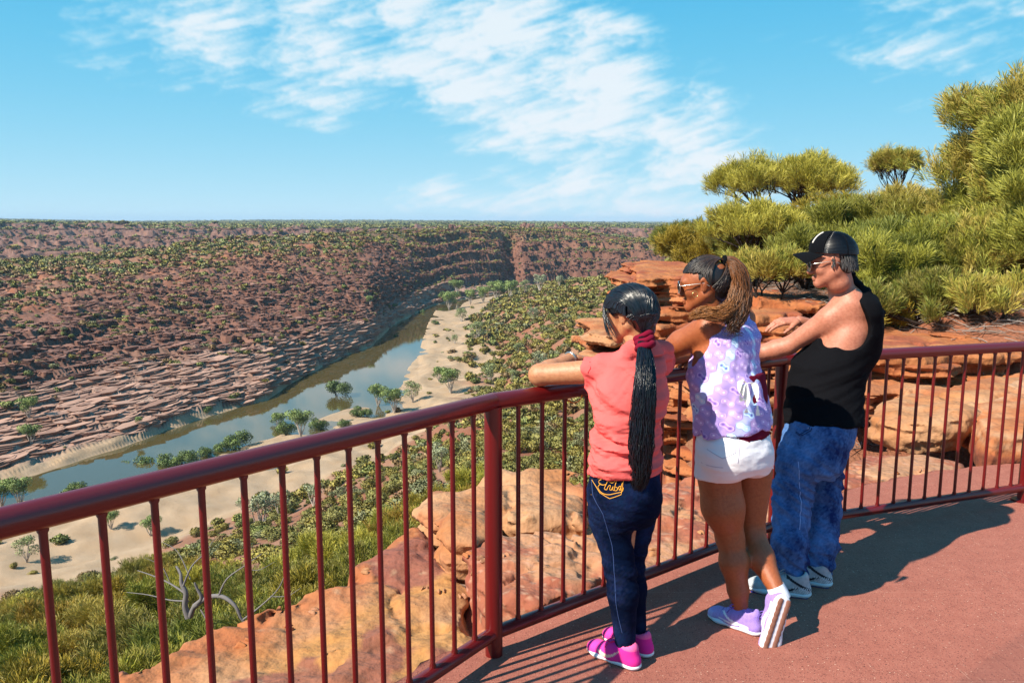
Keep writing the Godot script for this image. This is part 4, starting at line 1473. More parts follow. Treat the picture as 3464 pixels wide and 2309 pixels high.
	var plum := cloth("plum_cotton", Color(0.40, 0.05, 0.16), 14.0)
	var under := Solid.new(Vector3(0.75, 0.66, -3.75), Vector3(1.3, 1.1, -3.2), 0.01)
	under.stack([[0.968, 0.991, -3.490, 0.156, 0.125], [0.846, 0.988, -3.460, 0.167, 0.137], [0.699, 0.979, -3.420, 0.172, 0.148]], turn, 0.02, -0.004)
	part("undershirt", net_mesh([under.net()]), plum, who)
	# shorts
	var s := Solid.new(Vector3(0.7, 0.42, -3.75), Vector3(1.35, 0.86, -3.1), 0.0085)
	s.stack([[0.736, 0.975, -3.430, 0.162, 0.140], [0.685, 0.972, -3.420, 0.175, 0.150], [0.633, 0.971, -3.410, 0.177, 0.159], [0.583, 0.973, -3.410, 0.173, 0.159], [0.547, 0.978, -3.420, 0.157, 0.145]], turn, 0.03)
	s.limb(Vector3(0.918, 0.621, -3.330), Vector3(0.923, 0.593, -3.335), 0.098, 0.095, 0.035)
	s.limb(Vector3(1.051, 0.622, -3.380), Vector3(1.056, 0.588, -3.390), 0.085, 0.083, 0.035)
	s.limb(hip_l, Vector3(0.918, 0.477, -3.400), 0.104, 0.103, 0.03)
	s.limb(hip_r, Vector3(1.085, 0.467, -3.490), 0.096, 0.094, 0.03)
	s.slice(Vector3(0.902, 0.510, -3.360), Vector3(0.06, -1, 0.08).normalized(), hip_l, 0.17)
	s.slice(Vector3(1.064, 0.517, -3.420), Vector3(0.1, -1, 0.1).normalized(), hip_r + Vector3(0.03, 0, 0), 0.15)
	s.ripple(func(p: Vector3) -> float: return soft.get_noise_2d(p.y * 22.0, (p.x - p.z) * 8.0) * 0.003)
	var cotton := cloth("white_denim", Color(0.88, 0.87, 0.89), 26.0)
	var shorts := part("shorts", net_mesh([s.net()]), cotton, who)
	var grey := cloth("grey_thread", Color(0.70, 0.68, 0.74))
	var look := Vector3(-0.1, 0, -1).normalized()
	thread(draped(s, [Vector3(0.837, 0.744, -3.100), Vector3(0.837, 0.669, -3.100), Vector3(0.894, 0.640, -3.100), Vector3(0.947, 0.665, -3.100), Vector3(0.948, 0.751, -3.100)], look, 0.0005, 0.012), 0.0016, grey, "pocket_stitching", shorts)
	thread(draped(s, [Vector3(0.966, 0.767, -3.100), Vector3(0.971, 0.705, -3.100), Vector3(0.954, 0.623, -3.100)], look, 0.0002, 0.012), 0.0018, grey, "back_seam", shorts)
	thread(draped(s, [Vector3(0.760, 0.596, -3.150), Vector3(0.811, 0.594, -3.100), Vector3(0.899, 0.600, -3.100)], look, 0.0005, 0.012), 0.0014, grey, "hem_stitching", shorts)
	# hair
	var hm := hair_material("brown_hair", 0.42)
	var skull := Transform3D(hd.basis.orthonormalized(), head + Vector3(0.012, 0.018, 0.0))
	var oval := Vector3(0.088, 0.100, 0.104)
	var cap := Solid.new(head - Vector3(0.15, 0.13, 0.15), head + Vector3(0.16, 0.16, 0.15), 0.0065)
	cap.limb(skull * Vector3(0, 0.006, -0.004), skull * Vector3(0, 0.008, 0.010), 0.083, 0.080, 0.02)
	cap.limb(skull * Vector3(0, -0.03, 0.045), skull * Vector3(0.0, -0.06, 0.045), 0.058, 0.045, 0.04)
	cap.slice(skull * Vector3(0, 0.02, -0.058), (skull.basis * Vector3(0, -0.5, -0.85)).normalized())
	for e: float in [-1.0, 1.0]:
		cap.limb(skull * Vector3(e * 0.085, -0.045, -0.045), skull * Vector3(e * 0.082, -0.055, 0.012), 0.046, 0.034, 0.01, Vector3.ZERO, 1.0, 1)
	var dark := func(p: Vector3, n: Vector3) -> Color: return Color(0.012, 0.009, 0.008)
	var hair := part("hair", net_mesh([cap.net(dark)]), hm, who)
	var tie_at := Vector3(0.909, 1.450, -3.455)
	var tie: Vector3 = skull.affine_inverse() * tie_at
	var lines := combed_lines(skull, oval, rim_starts(400, -0.55, 0.42), tie / oval, 0.005)
	for l in lines:
		l[11] = tie_at + (l[11] - tie_at) * 0.25
		l[10] = l[10].lerp(tie_at, 0.3)
	part("combed_strands", strands_mesh(lines, 0.0027, Color(0.014, 0.010, 0.009), Color(0.090, 0.036, 0.014), 2.2), hm, hair)
	var root := Color(0.10, 0.034, 0.010)
	var tipc := Color(0.22, 0.082, 0.022)
	var tail := tail_lines([tie_at, Vector3(0.940, 1.446, -3.430), Vector3(0.968, 1.400, -3.410), Vector3(0.979, 1.323, -3.400), Vector3(0.965, 1.247, -3.385), Vector3(0.945, 1.187, -3.370), Vector3(0.949, 1.156, -3.365)], [0.016, 0.028, 0.040, 0.046, 0.048, 0.036, 0.014], 700, 0.016)
	part("ponytail", strands_mesh(tail, 0.0013, root, tipc, 1.0, 3), hm, hair)
	var sweep := tail_lines([tie_at + Vector3(0.02, -0.01, 0), Vector3(0.960, 1.360, -3.410), Vector3(0.938, 1.270, -3.375), Vector3(0.880, 1.231, -3.360), Vector3(0.814, 1.237, -3.370), Vector3(0.771, 1.217, -3.390)], [0.012, 0.03, 0.036, 0.034, 0.028, 0.014], 520, 0.035)
	part("swept_ends", strands_mesh(sweep, 0.0013, root, Color(0.30, 0.12, 0.033)), hm, hair)
	var loose := tail_lines([Vector3(0.969, 1.287, -3.390), Vector3(0.957, 1.216, -3.365), Vector3(0.931, 1.176, -3.355), Vector3(0.954, 1.139, -3.355)], [0.03, 0.04, 0.03, 0.02], 40, 0.05)
	part("loose_ends", strands_mesh(loose, 0.0014, Color(0.05, 0.022, 0.012), Color(0.03, 0.014, 0.01)), hm, hair)
	part("hair_band", hoop(tie_at + Vector3(0.004, 0, 0), Vector3(1, -0.15, 0).normalized(), 0.017, 0.011), cloth("black_elastic", Color(0.03, 0.035, 0.05)), hair)
	part("earring", hoop(Vector3(0.776, 1.314, -3.385), Vector3(0.3, 0, 1).normalized(), 0.0125, 0.0016), paint("earring_gold", Color(0.90, 0.74, 0.48), 0.2, 0.95), who)
	shades(who, hd, Color(0.10, 0.05, 0.05))
	# trainers and ankle socks
	var sock := cloth("white_sock", Color(0.90, 0.90, 0.92), 18.0)
	part("sock", tube([ank_l + Vector3(0.006, -0.055, 0.0), ank_l + Vector3(0.0, -0.02, 0.0), ank_l + Vector3(0, 0.006, 0.0)], [0.044, 0.041, 0.04], 18, false), sock, who)
	part("sock", tube([ank_r + Vector3(0.012, -0.03, 0.01), ank_r + Vector3(0.006, -0.01, 0.004), ank_r + Vector3(-0.008, 0.02, -0.006)], [0.044, 0.042, 0.039], 18, false), sock, who)
	var mesh_m := cloth("lilac_mesh", Color.WHITE, 40.0, true, 0.7)
	var shade := func(p: Vector3, n: Vector3) -> Color:
		var c := Color(0.34, 0.23, 0.62).lerp(Color(0.44, 0.33, 0.68), smoothstep(0.1, 0.22, p.x))
		var net := sin(p.x * 520.0) * sin(p.y * 520.0 + p.z * 300.0)
		if net > 0.55: c = c.darkened(0.18)
		var u := (p.x - 0.04) / 0.15
		if u > 0.0 and u < 1.0 and absf(p.z) > 0.016:
			# the white band that sweeps from the heel up to the lacing
			var mid := 0.032 + 0.040 * pow(u, 2.0)
			if absf(p.y - mid) < 0.0075 - 0.003 * u: c = Color(0.80, 0.80, 0.90)
			if u > 0.35 and absf(p.y - (0.030 + 0.004 * u)) < 0.004: c = Color(0.78, 0.78, 0.88)
		if p.x > 0.225 and p.y < 0.05: c = Color(0.50, 0.42, 0.74)
		return c
	var toe_r := Vector3(1.099, -0.164, -3.164)
	var heel_r := Vector3(1.164, 0.042, -3.200)
	shoe_pair(who, [[Vector3(1.088, -0.171, -3.268), Vector3(0.872, -0.182, -3.5)], [heel_r, toe_r + Vector3(0, 0.02, 0), Vector3(-0.12, 0.05, -1.0)]], 0.268, shade, mesh_m, paint("white_foam", Color(0.85, 0.85, 0.88), 0.55), cloth("lilac_lace", Color(0.42, 0.33, 0.66)), paint("tan_rubber", Color(0.50, 0.33, 0.27), 0.6))

func ribbon(parent: Node, c: Vector3, q: Array, half: float, m: Material) -> void:
	var pts := []
	for p in q: pts.append(c + Vector3(p[0], p[1], 0.006 + 0.012 * absf(p[0]) * 10.0))
	pts = smooth_curve(pts, 5)
	var st := SurfaceTool.new()
	st.begin(Mesh.PRIMITIVE_TRIANGLES)
	for i in pts.size() - 1:
		var w := half * clampf(0.35 + i * 0.12, 0.35, 1.0)
		var tw := Vector3(cos(i * 0.16), 0.1, sin(i * 0.16) * 0.6).normalized()
		var a: Vector3 = pts[i] - tw * w
		var b: Vector3 = pts[i] + tw * w
		var d: Vector3 = pts[i + 1] - tw * w
		var e: Vector3 = pts[i + 1] + tw * w
		var k := Vector3(0, 0, 0.0012)
		for v in [a + k, d + k, b + k, b + k, d + k, e + k, a - k, b - k, d - k, b - k, e - k, d - k]:
			st.add_vertex(v)
	st.generate_normals()
	part("ribbon_end", st.commit(), m, parent)

func man_in_black() -> void:
	var who := thing("person", "man in black singlet, faded blue jeans and black mesh cap leaning on the railing", "person", Vector3.ZERO)
	var yaw := 72.0
	var turn := deg_to_rad(yaw)
	var ls := Vector3(1.707, 1.192, -4.040)
	var le := Vector3(1.469, 0.967, -4.200)
	var lm := Vector3(1.330, 0.914, -4.265)
	var lw := Vector3(1.17, 0.935, -4.20)
	var rs := Vector3(1.84, 1.205, -4.38)
	var re := Vector3(1.98, 0.94, -4.58)
	var rw := Vector3(1.619, 1.065, -4.480)
	var head := Vector3(1.622, 1.418, -4.060)
	var neck := Vector3(1.735, 1.275, -4.18)
	var torso := [[1.251, 1.789, -4.180, 0.111, 0.089], [1.210, 1.792, -4.180, 0.178, 0.110], [1.141, 1.787, -4.180, 0.209, 0.138], [1.050, 1.761, -4.170, 0.219, 0.158], [0.971, 1.730, -4.160, 0.212, 0.169], [0.886, 1.672, -4.140, 0.207, 0.190], [0.794, 1.643, -4.110, 0.194, 0.186], [0.689, 1.618, -4.060, 0.191, 0.187], [0.589, 1.597, -4.000, 0.191, 0.187], [0.537, 1.590, -3.980, 0.189, 0.182]]
	var b := Solid.new(Vector3(1.1, -0.15, -4.75), Vector3(2.15, 1.42, -3.6), 0.0115)
	b.stack(torso.slice(0, 8), turn, 0.03, -0.014)
	b.limb(neck + Vector3(0.0, -0.05, 0), head + Vector3(0.035, -0.075, -0.01), 0.068, 0.064, 0.04)
	b.limb(ls + Vector3(0.02, 0.012, -0.02), ls.lerp(le, 0.3), 0.076, 0.06, 0.05); b.limb(ls.lerp(le, 0.3), le, 0.06, 0.045, 0.03)
	b.limb(ls + Vector3(0.02, 0.0, -0.06), neck + Vector3(0.02, -0.03, 0.03), 0.07, 0.06, 0.05)
	b.limb(le, le.lerp(lm, 0.4), 0.046, 0.048, 0.02); b.limb(le.lerp(lm, 0.4), lm, 0.048, 0.043, 0.02); b.limb(lm, lw, 0.043, 0.03, 0.02)
	b.limb(rs, re, 0.07, 0.046, 0.03); b.limb(re, re.lerp(rw, 0.4), 0.046, 0.044, 0.02); b.limb(re.lerp(rw, 0.4), rw, 0.044, 0.03, 0.02)
	b.limb(Vector3(1.586, 0.680, -4.050), Vector3(1.533, 0.477, -3.950), 0.11, 0.09, 0.03)
	b.limb(Vector3(1.447, 0.423, -3.900), Vector3(1.402, 0.171, -3.840), 0.06, 0.045, 0.03); b.limb(Vector3(1.402, 0.171, -3.840), Vector3(1.391, -0.131, -3.745), 0.045, 0.035, 0.03)
	b.limb(Vector3(1.615, 0.413, -4.010), Vector3(1.612, 0.137, -3.960), 0.06, 0.045, 0.03); b.limb(Vector3(1.612, 0.137, -3.960), Vector3(1.567, -0.133, -3.850), 0.045, 0.035, 0.03)
	var sk := skin("skin_ruddy", Color(0.70, 0.455, 0.36))
	var hd := Transform3D(facing(74) * Basis(Vector3.RIGHT, -0.12), head).scaled_local(Vector3(1.04, 1.03, 1.03))
	part("body", net_mesh([b.net(), moved(head_net(true), hd), hand_net(rw, Vector3(-1, -0.02, 0.02), Vector3(-0.15, 0.95, 0.25), 1.0, 1.04, 0.5), hand_net(lw, Vector3(-0.9, 0, -0.3), Vector3.UP, 1.0, 1.0, 0.3)]), sk, who)
	# singlet with deep armholes
	var t := Solid.new(Vector3(1.3, 0.56, -4.55), Vector3(2.1, 1.4, -3.7), 0.0095)
	t.stack(torso, turn, 0.03, 0.006)
	t.limb(neck + Vector3(0.015, -0.025, 0.03), ls + Vector3(0.03, 0.01, -0.06), 0.073, 0.076, 0.04)
	t.limb(neck + Vector3(0.06, -0.04, -0.06), rs + Vector3(0.0, 0.03, 0.08), 0.05, 0.05, 0.04)
	t.limb(ls + Vector3(0.075, -0.03, 0.0), Vector3(1.803, 0.969, -4.100), 0.09, 0.10, 0.06)
	# neckline and armholes
	t.limb(neck + Vector3(-0.02, 0.06, 0.0), neck + Vector3(-0.05, -0.02, 0.0), 0.073, 0.08, 0.012, Vector3.ZERO, 1.0, 1)
	t.limb(ls + Vector3(-0.045, -0.025, 0.08), ls + Vector3(-0.015, -0.11, 0.06), 0.092, 0.10, 0.012, Vector3.ZERO, 1.0, 1)
	t.limb(ls + Vector3(-0.11, -0.045, 0.05), ls + Vector3(-0.12, -0.12, 0.03), 0.09, 0.09, 0.012, Vector3.ZERO, 1.0, 1)
	t.limb(rs + Vector3(0.0, -0.02, -0.1), rs + Vector3(-0.1, -0.1, -0.08), 0.09, 0.08, 0.012, Vector3.ZERO, 1.0, 1)
	# the strap over the near shoulder lies on the skin
	var strap := []
	for s: float in [0.10, 0.07, 0.035, 0.0, -0.035, -0.07, -0.105, -0.14]:
		strap.append(b.drape(Vector3(1.725, 1.5, -4.105) + Vector3(-0.95, 0, -0.31) * s, Vector3.DOWN, 0.002))
	for i in strap.size() - 1:
		t.limb(strap[i], strap[i + 1], 0.030, 0.030 + 0.003 * i, 0.012, Vector3(0, 0.95, 0.3).normalized(), 2.6)
	t.slice(Vector3(1.579, 0.592, -3.960), Vector3(-0.02, -1, 0.16).normalized())
	t.ripple(func(p: Vector3) -> float:
		var low := smoothstep(1.05, 0.75, p.y)
		return soft.get_noise_2d(p.y * 15.0 - p.x * 6.0, p.z * 3.0) * 0.009 * low + soft.get_noise_3dv(p * 8.0) * 0.004)
	var jet := cloth("black_jersey", Color(0.045, 0.046, 0.062), 20.0)
	jet.rim_enabled = false
	part("singlet", net_mesh([t.net()]), jet, who)
	# jeans
	var j := Solid.new(Vector3(1.2, -0.2, -4.3), Vector3(1.95, 0.72, -3.55), 0.0092)
	j.stack([[0.623, 1.592, -4.000, 0.178, 0.169], [0.548, 1.571, -3.980, 0.184, 0.175], [0.465, 1.534, -3.950, 0.176, 0.173], [0.400, 1.516, -3.930, 0.164, 0.164], [0.357, 1.519, -3.930, 0.137, 0.137]], turn, 0.03)
	var lk := Vector3(1.402, 0.171, -3.840)
	var la := Vector3(1.394, -0.104, -3.745)
	j.limb(Vector3(1.440, 0.400, -3.900), Vector3(1.417, 0.282, -3.880), 0.098, 0.094, 0.04); j.limb(Vector3(1.417, 0.282, -3.880), lk, 0.094, 0.088, 0.03); j.limb(lk, Vector3(1.374, 0.040, -3.770), 0.088, 0.085, 0.03); j.limb(Vector3(1.374, 0.040, -3.770), la, 0.084, 0.073, 0.03)
	var rk := Vector3(1.612, 0.137, -3.960)
	var ra := Vector3(1.566, -0.115, -3.850)
	j.limb(Vector3(1.626, 0.410, -4.020), rk, 0.092, 0.082, 0.04); j.limb(rk, Vector3(1.577, -0.018, -3.880), 0.082, 0.074, 0.03); j.limb(Vector3(1.577, -0.018, -3.880), ra, 0.074, 0.066, 0.03)
	j.limb(Vector3(1.563, 0.519, -3.880), Vector3(1.555, 0.474, -3.880), 0.075, 0.07, 0.05)
	j.slice(la + Vector3(0, -0.045, 0), Vector3(0.0, -1, 0.1).normalized(), la, 0.13)
	j.slice(ra + Vector3(0, -0.04, 0), Vector3(0.0, -1, 0.1).normalized(), ra, 0.13)
	j.ripple(func(p: Vector3) -> float:
		var bunch := smoothstep(0.12, -0.12, p.y)
		var knee := smoothstep(0.14, 0.0, absf(p.y - 0.27))
		return soft.get_noise_2d(p.y * 17.0 + p.x * 12.0, p.z * 7.0) * (0.010 + 0.014 * bunch + 0.016 * knee) + sin(p.y * 95.0 + soft.get_noise_3dv(p * 8.0) * 5.0) * 0.004 * bunch)
	var denim := cloth("faded_denim", Color.WHITE, 30.0, true, 0.5)
	denim.rim_enabled = false
	var wear := func(p: Vector3, n: Vector3) -> Color:
		# bleached fronts and patches, dark dye in the rest
		var ahead := clampf(n.dot(Vector3(-0.9, 0.05, 0.1)), 0, 1)
		var w := clampf(soft.get_noise_3d(p.x * 9.0, p.y * 3.5, p.z * 9.0) * 0.55 + fine.get_noise_3dv(Vector3(p.x * 150.0, p.y * 40.0, p.z * 150.0)) * 0.22 + 0.30 + ahead * 0.35, 0, 1)
		return Color(0.008, 0.022, 0.10).lerp(Color(0.12, 0.25, 0.54), w)
	var jeans := part("jeans", net_mesh([j.net(wear)]), denim, who)
	var stitch := cloth("pale_thread", Color(0.55, 0.66, 0.85))
	var navy := cloth("navy_thread", Color(0.10, 0.12, 0.26))
	var look := Vector3(-0.05, 0, -1).normalized()
	thread(draped(j, [Vector3(1.370, 0.673, -3.600), Vector3(1.353, 0.578, -3.600), Vector3(1.290, 0.452, -3.600), Vector3(1.278, 0.347, -3.600), Vector3(1.264, 0.153, -3.550), Vector3(1.255, 0.025, -3.550)], Vector3(0.1, 0, -1).normalized(), 0.0004), 0.0016, stitch, "outer_seam", jeans)
	thread(draped(j, [Vector3(1.418, 0.452, -3.600), Vector3(1.423, 0.368, -3.600), Vector3(1.428, 0.240, -3.600), Vector3(1.410, 0.133, -3.600)], look, 0.0004), 0.002, stitch, "inner_seam", jeans)
	for o in [0.0, 0.006]:
		thread(draped(j, [Vector3(1.412, 0.671, -3.600) + Vector3(o, o, 0), Vector3(1.402, 0.595, -3.600) + Vector3(o, o, 0), Vector3(1.448, 0.565, -3.600) + Vector3(0, o, 0), Vector3(1.491, 0.595, -3.600) + Vector3(-o, o, 0), Vector3(1.523, 0.667, -3.600) + Vector3(-o, o, 0)], look, 0.001, 0.012), 0.0018, navy, "pocket_stitching", jeans)
	thread(draped(j, [Vector3(1.408, 0.628, -3.600), Vector3(1.509, 0.624, -3.600)], look, 0.001, 0.012), 0.0016, stitch, "pocket_stitching", jeans)
	# hair below the cap
	var hm := hair_material("grey_brown_hair", 0.5)
	var skull := Transform3D(hd.basis.orthonormalized(), head)
	var cap := Solid.new(head - Vector3(0.15, 0.15, 0.15), head + Vector3(0.16, 0.16, 0.15), 0.0065)
	cap.limb(skull * Vector3(0, 0.03, 0.02), skull * Vector3(0, -0.005, 0.03), 0.088, 0.076, 0.02)
	cap.slice(skull * Vector3(0, 0.01, 0.022), (skull.basis * Vector3(0, 0, -1)).normalized())
	var dark := func(p: Vector3, n: Vector3) -> Color: return Color(0.012, 0.010, 0.010)
	var hair := part("hair", net_mesh([cap.net(dark)]), hm, who)
	var lines := []
	for i in 420:
		var a := rng.randf_range(-1.42, 1.42) if i < 380 else (1.72 + rng.randf_range(0.0, 0.25)) * (1.0 if i % 2 == 0 else -1.0)
		var o := Vector3(sin(a) * 0.088, 0.0, 0.016 + cos(a) * 0.09)
		var top := rng.randf_range(-0.02, 0.035)
		var low := top - rng.randf_range(0.02, 0.036) * (1.0 if i < 380 else 0.6) - (0.012 if absf(a) < 1.3 else 0.0)
		lines.append([skull * (o + Vector3(0, top, 0)), skull * (o * 1.07 + Vector3(0, lerpf(top, low, 0.5), 0)), skull * (o * rng.randf_range(0.95, 1.12) + Vector3(0, low, 0))])
	part("hair_ends", strands_mesh(lines, 0.0032, Color(0.02, 0.017, 0.016), Color(0.06, 0.055, 0.055)), hm, hair)
	shades(who, hd, Color(0.03, 0.035, 0.07))
	trucker_cap(who, skull)
	var grey := cloth("grey_mesh", Color.WHITE, 40.0, true, 0.6)
	var shade := func(p: Vector3, n: Vector3) -> Color:
		var c := Color(0.40, 0.43, 0.46).lerp(Color(0.33, 0.37, 0.40), smoothstep(0.0, 0.4, soft.get_noise_3dv(p * 40.0)))
		var u := p.x / 0.27
		if absf(p.z) > 0.012:
			if absf(p.y - (0.030 + 0.10 * absf(u - 0.45))) < 0.006 and u > 0.2 and u < 0.75: c = Color(0.02, 0.022, 0.03)
			if u < 0.42 and absf(p.y - (0.045 + 0.14 * u)) < 0.007: c = Color(0.025, 0.025, 0.035)
			if u < 0.3 and fposmod(p.x * 90.0 + p.y * 60.0, 1.0) < 0.35 and p.y < 0.06: c = Color(0.62, 0.64, 0.68)
		return c
	shoe_pair(who, [[Vector3(1.452, -0.19, -3.675), Vector3(1.165, -0.194, -3.77)], [Vector3(1.605, -0.196, -3.80), Vector3(1.33, -0.2, -3.92)]], 0.30, shade, grey, paint("chalk_rubber", Color(0.80, 0.81, 0.83), 0.55), cloth("grey_lace", Color(0.55, 0.57, 0.6)), paint("blue_rubber", Color(0.13, 0.15, 0.42), 0.5))

func trucker_cap(who: Node, skull: Transform3D) -> void:
	var capn := group_node("cap", who)
	var fabric := cloth("cap_cloth", Color(0.035, 0.042, 0.060), 24.0)
	var net := paint("cap_mesh", Color(0.016, 0.022, 0.045), 0.42)
	var tilt := skull * Transform3D(Basis(Vector3.RIGHT, 0.16), Vector3(0, 0.055, 0.008))
	var rad := Vector3(0.101, 0.108, 0.118)
	for panel in 6:
		var a0 := TAU * panel / 6.0
		var front := panel == 5 or panel == 0
		var st := SurfaceTool.new()
		st.begin(Mesh.PRIMITIVE_TRIANGLES)
		st.set_smooth_group(0)
		var nu := 12
		var nv := 14
		for i in nu:
			for k in nv:
				var q := []
				for c in [[i, k], [i + 1, k], [i + 1, k + 1], [i, k + 1]]:
					var fu: float = float(c[0]) / nu
					var a := a0 + TAU / 6.0 * fu
					var e: float = float(c[1]) / nv * PI * 0.5
					var pinch := 1.0 - 0.025 * pow(absf(fu * 2.0 - 1.0), 6.0)
					var d := Vector3(sin(a) * cos(e), sin(e), -cos(a) * cos(e))
					var lift := 0.10 if front else 0.0
					q.append(tilt * (d * rad * pinch * (1.0 + lift * sin(e * 2.0) * clampf(cos(a), 0, 1)) + Vector3(0, -0.012, 0)))
				for v in [q[0], q[2], q[1], q[0], q[3], q[2]]: st.add_vertex(v)
		st.generate_normals()
		part("front_panel" if front else "net_panel", st.commit(), fabric if front else net, capn)
		if not front:
			# the open net: fine cords across the panel
			var v := PackedVector3Array()
			var n := PackedVector3Array()
			var idx := PackedInt32Array()
			for k in 22:
				var e := (k + 0.5) / 22.0 * PI * 0.46
				var pts := PackedVector3Array()
				var rr := PackedFloat32Array()
				for i in 9:
					var a := a0 + TAU / 6.0 * i / 8.0
					pts.append(tilt * (Vector3(sin(a) * cos(e), sin(e), -cos(a) * cos(e)) * rad * (1.012 - 0.025 * pow(absf(i / 4.0 - 1.0), 6.0)) + Vector3(0, -0.012, 0)))
					rr.append(0.0013)
				tube_into(v, n, idx, pts, rr, 5, false)
			var cords := part("net_cords", arrays_mesh(v, n, idx), paint("cap_cord", Color(0.05, 0.07, 0.12), 0.22), capn)
			cords.set_meta("kind", "stuff")
	for panel in 6:
		var a := TAU * panel / 6.0
		var pts := []
		var rr := []
		for k in 13:
			var e := k / 12.0 * PI * 0.5
			var lift := 0.10 * sin(e * 2.0) * clampf(cos(a), 0, 1)
			pts.append(tilt * (Vector3(sin(a) * cos(e), sin(e), -cos(a) * cos(e)) * rad * (1.0 + lift) * 0.985 + Vector3(0, -0.012, 0)))
			rr.append(0.0028)
		part("panel_seam", tube(pts, rr, 6), fabric, capn)
	# brim
	var st2 := SurfaceTool.new()
	st2.begin(Mesh.PRIMITIVE_TRIANGLES)
	st2.set_smooth_group(0)
	var edge := func(u: float, w: float, up: float) -> Vector3:
		var a := u * 1.12
		var root := Vector3(sin(a) * rad.x * 0.99, -0.012, -cos(a) * rad.z * 0.99)
		var tip := Vector3(sin(a * 0.92) * 0.098, -0.018, -0.118 - 0.078 * cos(a * 1.25))
		return tilt * (root.lerp(tip, w) + Vector3(0, up - 0.030 * u * u * (0.3 + w) - 0.012 * w * w, 0))
	for side in [0.0016, -0.0016]:
		for i in 20:
			for k in 6:
				var u0 := i / 10.0 - 1.0
				var u1 := (i + 1) / 10.0 - 1.0
				var p := [edge.call(u0, k / 6.0, side), edge.call(u1, k / 6.0, side), edge.call(u1, (k + 1) / 6.0, side), edge.call(u0, (k + 1) / 6.0, side)]
				var order := [0, 3, 1, 1, 3, 2] if side < 0 else [0, 1, 3, 1, 2, 3]
				for o in order: st2.add_vertex(p[o])
	st2.generate_normals()
	part("brim", st2.commit(), fabric, capn)
	var badge := []
	for k in 9:
		var e := 0.42 + k / 8.0 * 0.62
		badge.append(tilt * (Vector3(-0.40 * cos(e), sin(e), -0.917 * cos(e)).normalized() * rad * (1.012 + 0.10 * sin(e * 2.0) * 0.9) + Vector3(0, -0.012, 0)))
	thread(badge, 0.0035, cloth("badge_edge", Color(0.85, 0.82, 0.78)), "badge_border", capn)

# ---------------------------------------------------------------- rocks
func stone_tint(kind: String):
	match kind:
		"painted":
			return func(p: Vector3, n: Vector3) -> Color:
				var a := soft.get_noise_2d(p.x * 0.85 + 4.0, p.z * 0.85)
				var b := rough.get_noise_2d(p.x * 2.2, p.z * 2.2 + 9.0)
				var c := Color(0.56, 0.31, 0.145).lerp(Color(0.64, 0.44, 0.28), clampf(0.5 + b * 1.6, 0, 1))
				c = c.lerp(Color(0.60, 0.34, 0.10), smoothstep(0.02, 0.28, a + b * 0.6) * 0.7)
				# a reddish skin on the outer side, wine-coloured stains inside
				var rim := smoothstep(-0.25, 0.25, (-(p.x + 1.0) * 0.74 - (p.z + 4.1) * 0.67) + b * 0.6 - 0.08 + a * 0.3)
				c = c.lerp(Color(0.46, 0.155, 0.06).lerp(Color(0.55, 0.24, 0.105), clampf(0.5 + b * 2.0, 0, 1)), rim)
				var stain := smoothstep(0.16, 0.26, soft.get_noise_2d(p.x * 1.15 + 30.0, p.z * 1.15 + 12.0) + b * 0.45)
				c = c.lerp(Color(0.33, 0.13, 0.11), stain * 0.85)
				var fleck := smoothstep(0.35, 0.5, rough.get_noise_2d(p.x * 9.0, p.z * 9.0))
				return c.lerp(Color(0.70, 0.55, 0.40), fleck * 0.5)
		"speckled":
			return func(p: Vector3, n: Vector3) -> Color:
				var b := rough.get_noise_3dv(p * 2.4)
				var c := Color(0.40, 0.145, 0.10).lerp(Color(0.55, 0.25, 0.15), clampf(0.5 + b * 1.8, 0, 1))
				c = c.lerp(Color(0.62, 0.42, 0.27), smoothstep(0.12, 0.35, soft.get_noise_3dv(p * 1.3 + Vector3(8, 0, 0)) + b * 0.4) * 0.7)
				return c.lerp(Color(0.66, 0.45, 0.36), smoothstep(0.5, 0.62, fine.get_noise_3dv(p * 17.0)) * 0.8)
		"cream":
			return func(p: Vector3, n: Vector3) -> Color:
				var b := rough.get_noise_3dv(p * 2.0)
				var c := Color(0.54, 0.27, 0.12).lerp(Color(0.65, 0.44, 0.28), clampf(0.5 + b * 1.8, 0, 1))
				return c.lerp(Color(0.48, 0.175, 0.065), smoothstep(-0.05, 0.32, soft.get_noise_3dv(p * 1.1 + Vector3(0, 3, 0)) + b * 0.6) * 0.75)
		"layered":
			return func(p: Vector3, n: Vector3) -> Color:
				var b := rough.get_noise_3dv(p * 1.1)
				var y := p.y + soft.get_noise_2d(p.x * 0.3, p.z * 0.3) * 0.25
				var s := rough.get_noise_2d(y * 5.5, 3.0 + p.x * 0.06) + b * 0.35
				var c := Color(0.45, 0.15, 0.055).lerp(Color(0.58, 0.27, 0.12), clampf(0.5 + s * 1.5, 0, 1))
				c = c.lerp(Color(0.64, 0.45, 0.31), smoothstep(0.10, 0.36, s))
				return c.lerp(Color(0.26, 0.09, 0.055), smoothstep(-0.10, -0.34, s) * 0.8)
	return func(p: Vector3, n: Vector3) -> Color:
		var b := rough.get_noise_3dv(p * 1.6)
		var c := Color(0.48, 0.165, 0.055).lerp(Color(0.58, 0.29, 0.13), clampf(0.5 + b * 1.7, 0, 1))
		return c.lerp(Color(0.40, 0.13, 0.07), smoothstep(0.1, 0.4, soft.get_noise_3dv(p * 0.9 + Vector3(3, 0, 5))))

var ledges := []

# The highest rock surface under a point.
func on_rock(p: Vector3) -> Vector3:
	var best := Vector3(p.x, -9.0, p.z)
	for g: Solid in ledges:
		var q := g.drape(p + Vector3(0, 0.6, 0), Vector3.DOWN)
		if q.y > best.y and absf(g.at(q)) < 0.05: best = q
	return best if best.y > -8.0 else p

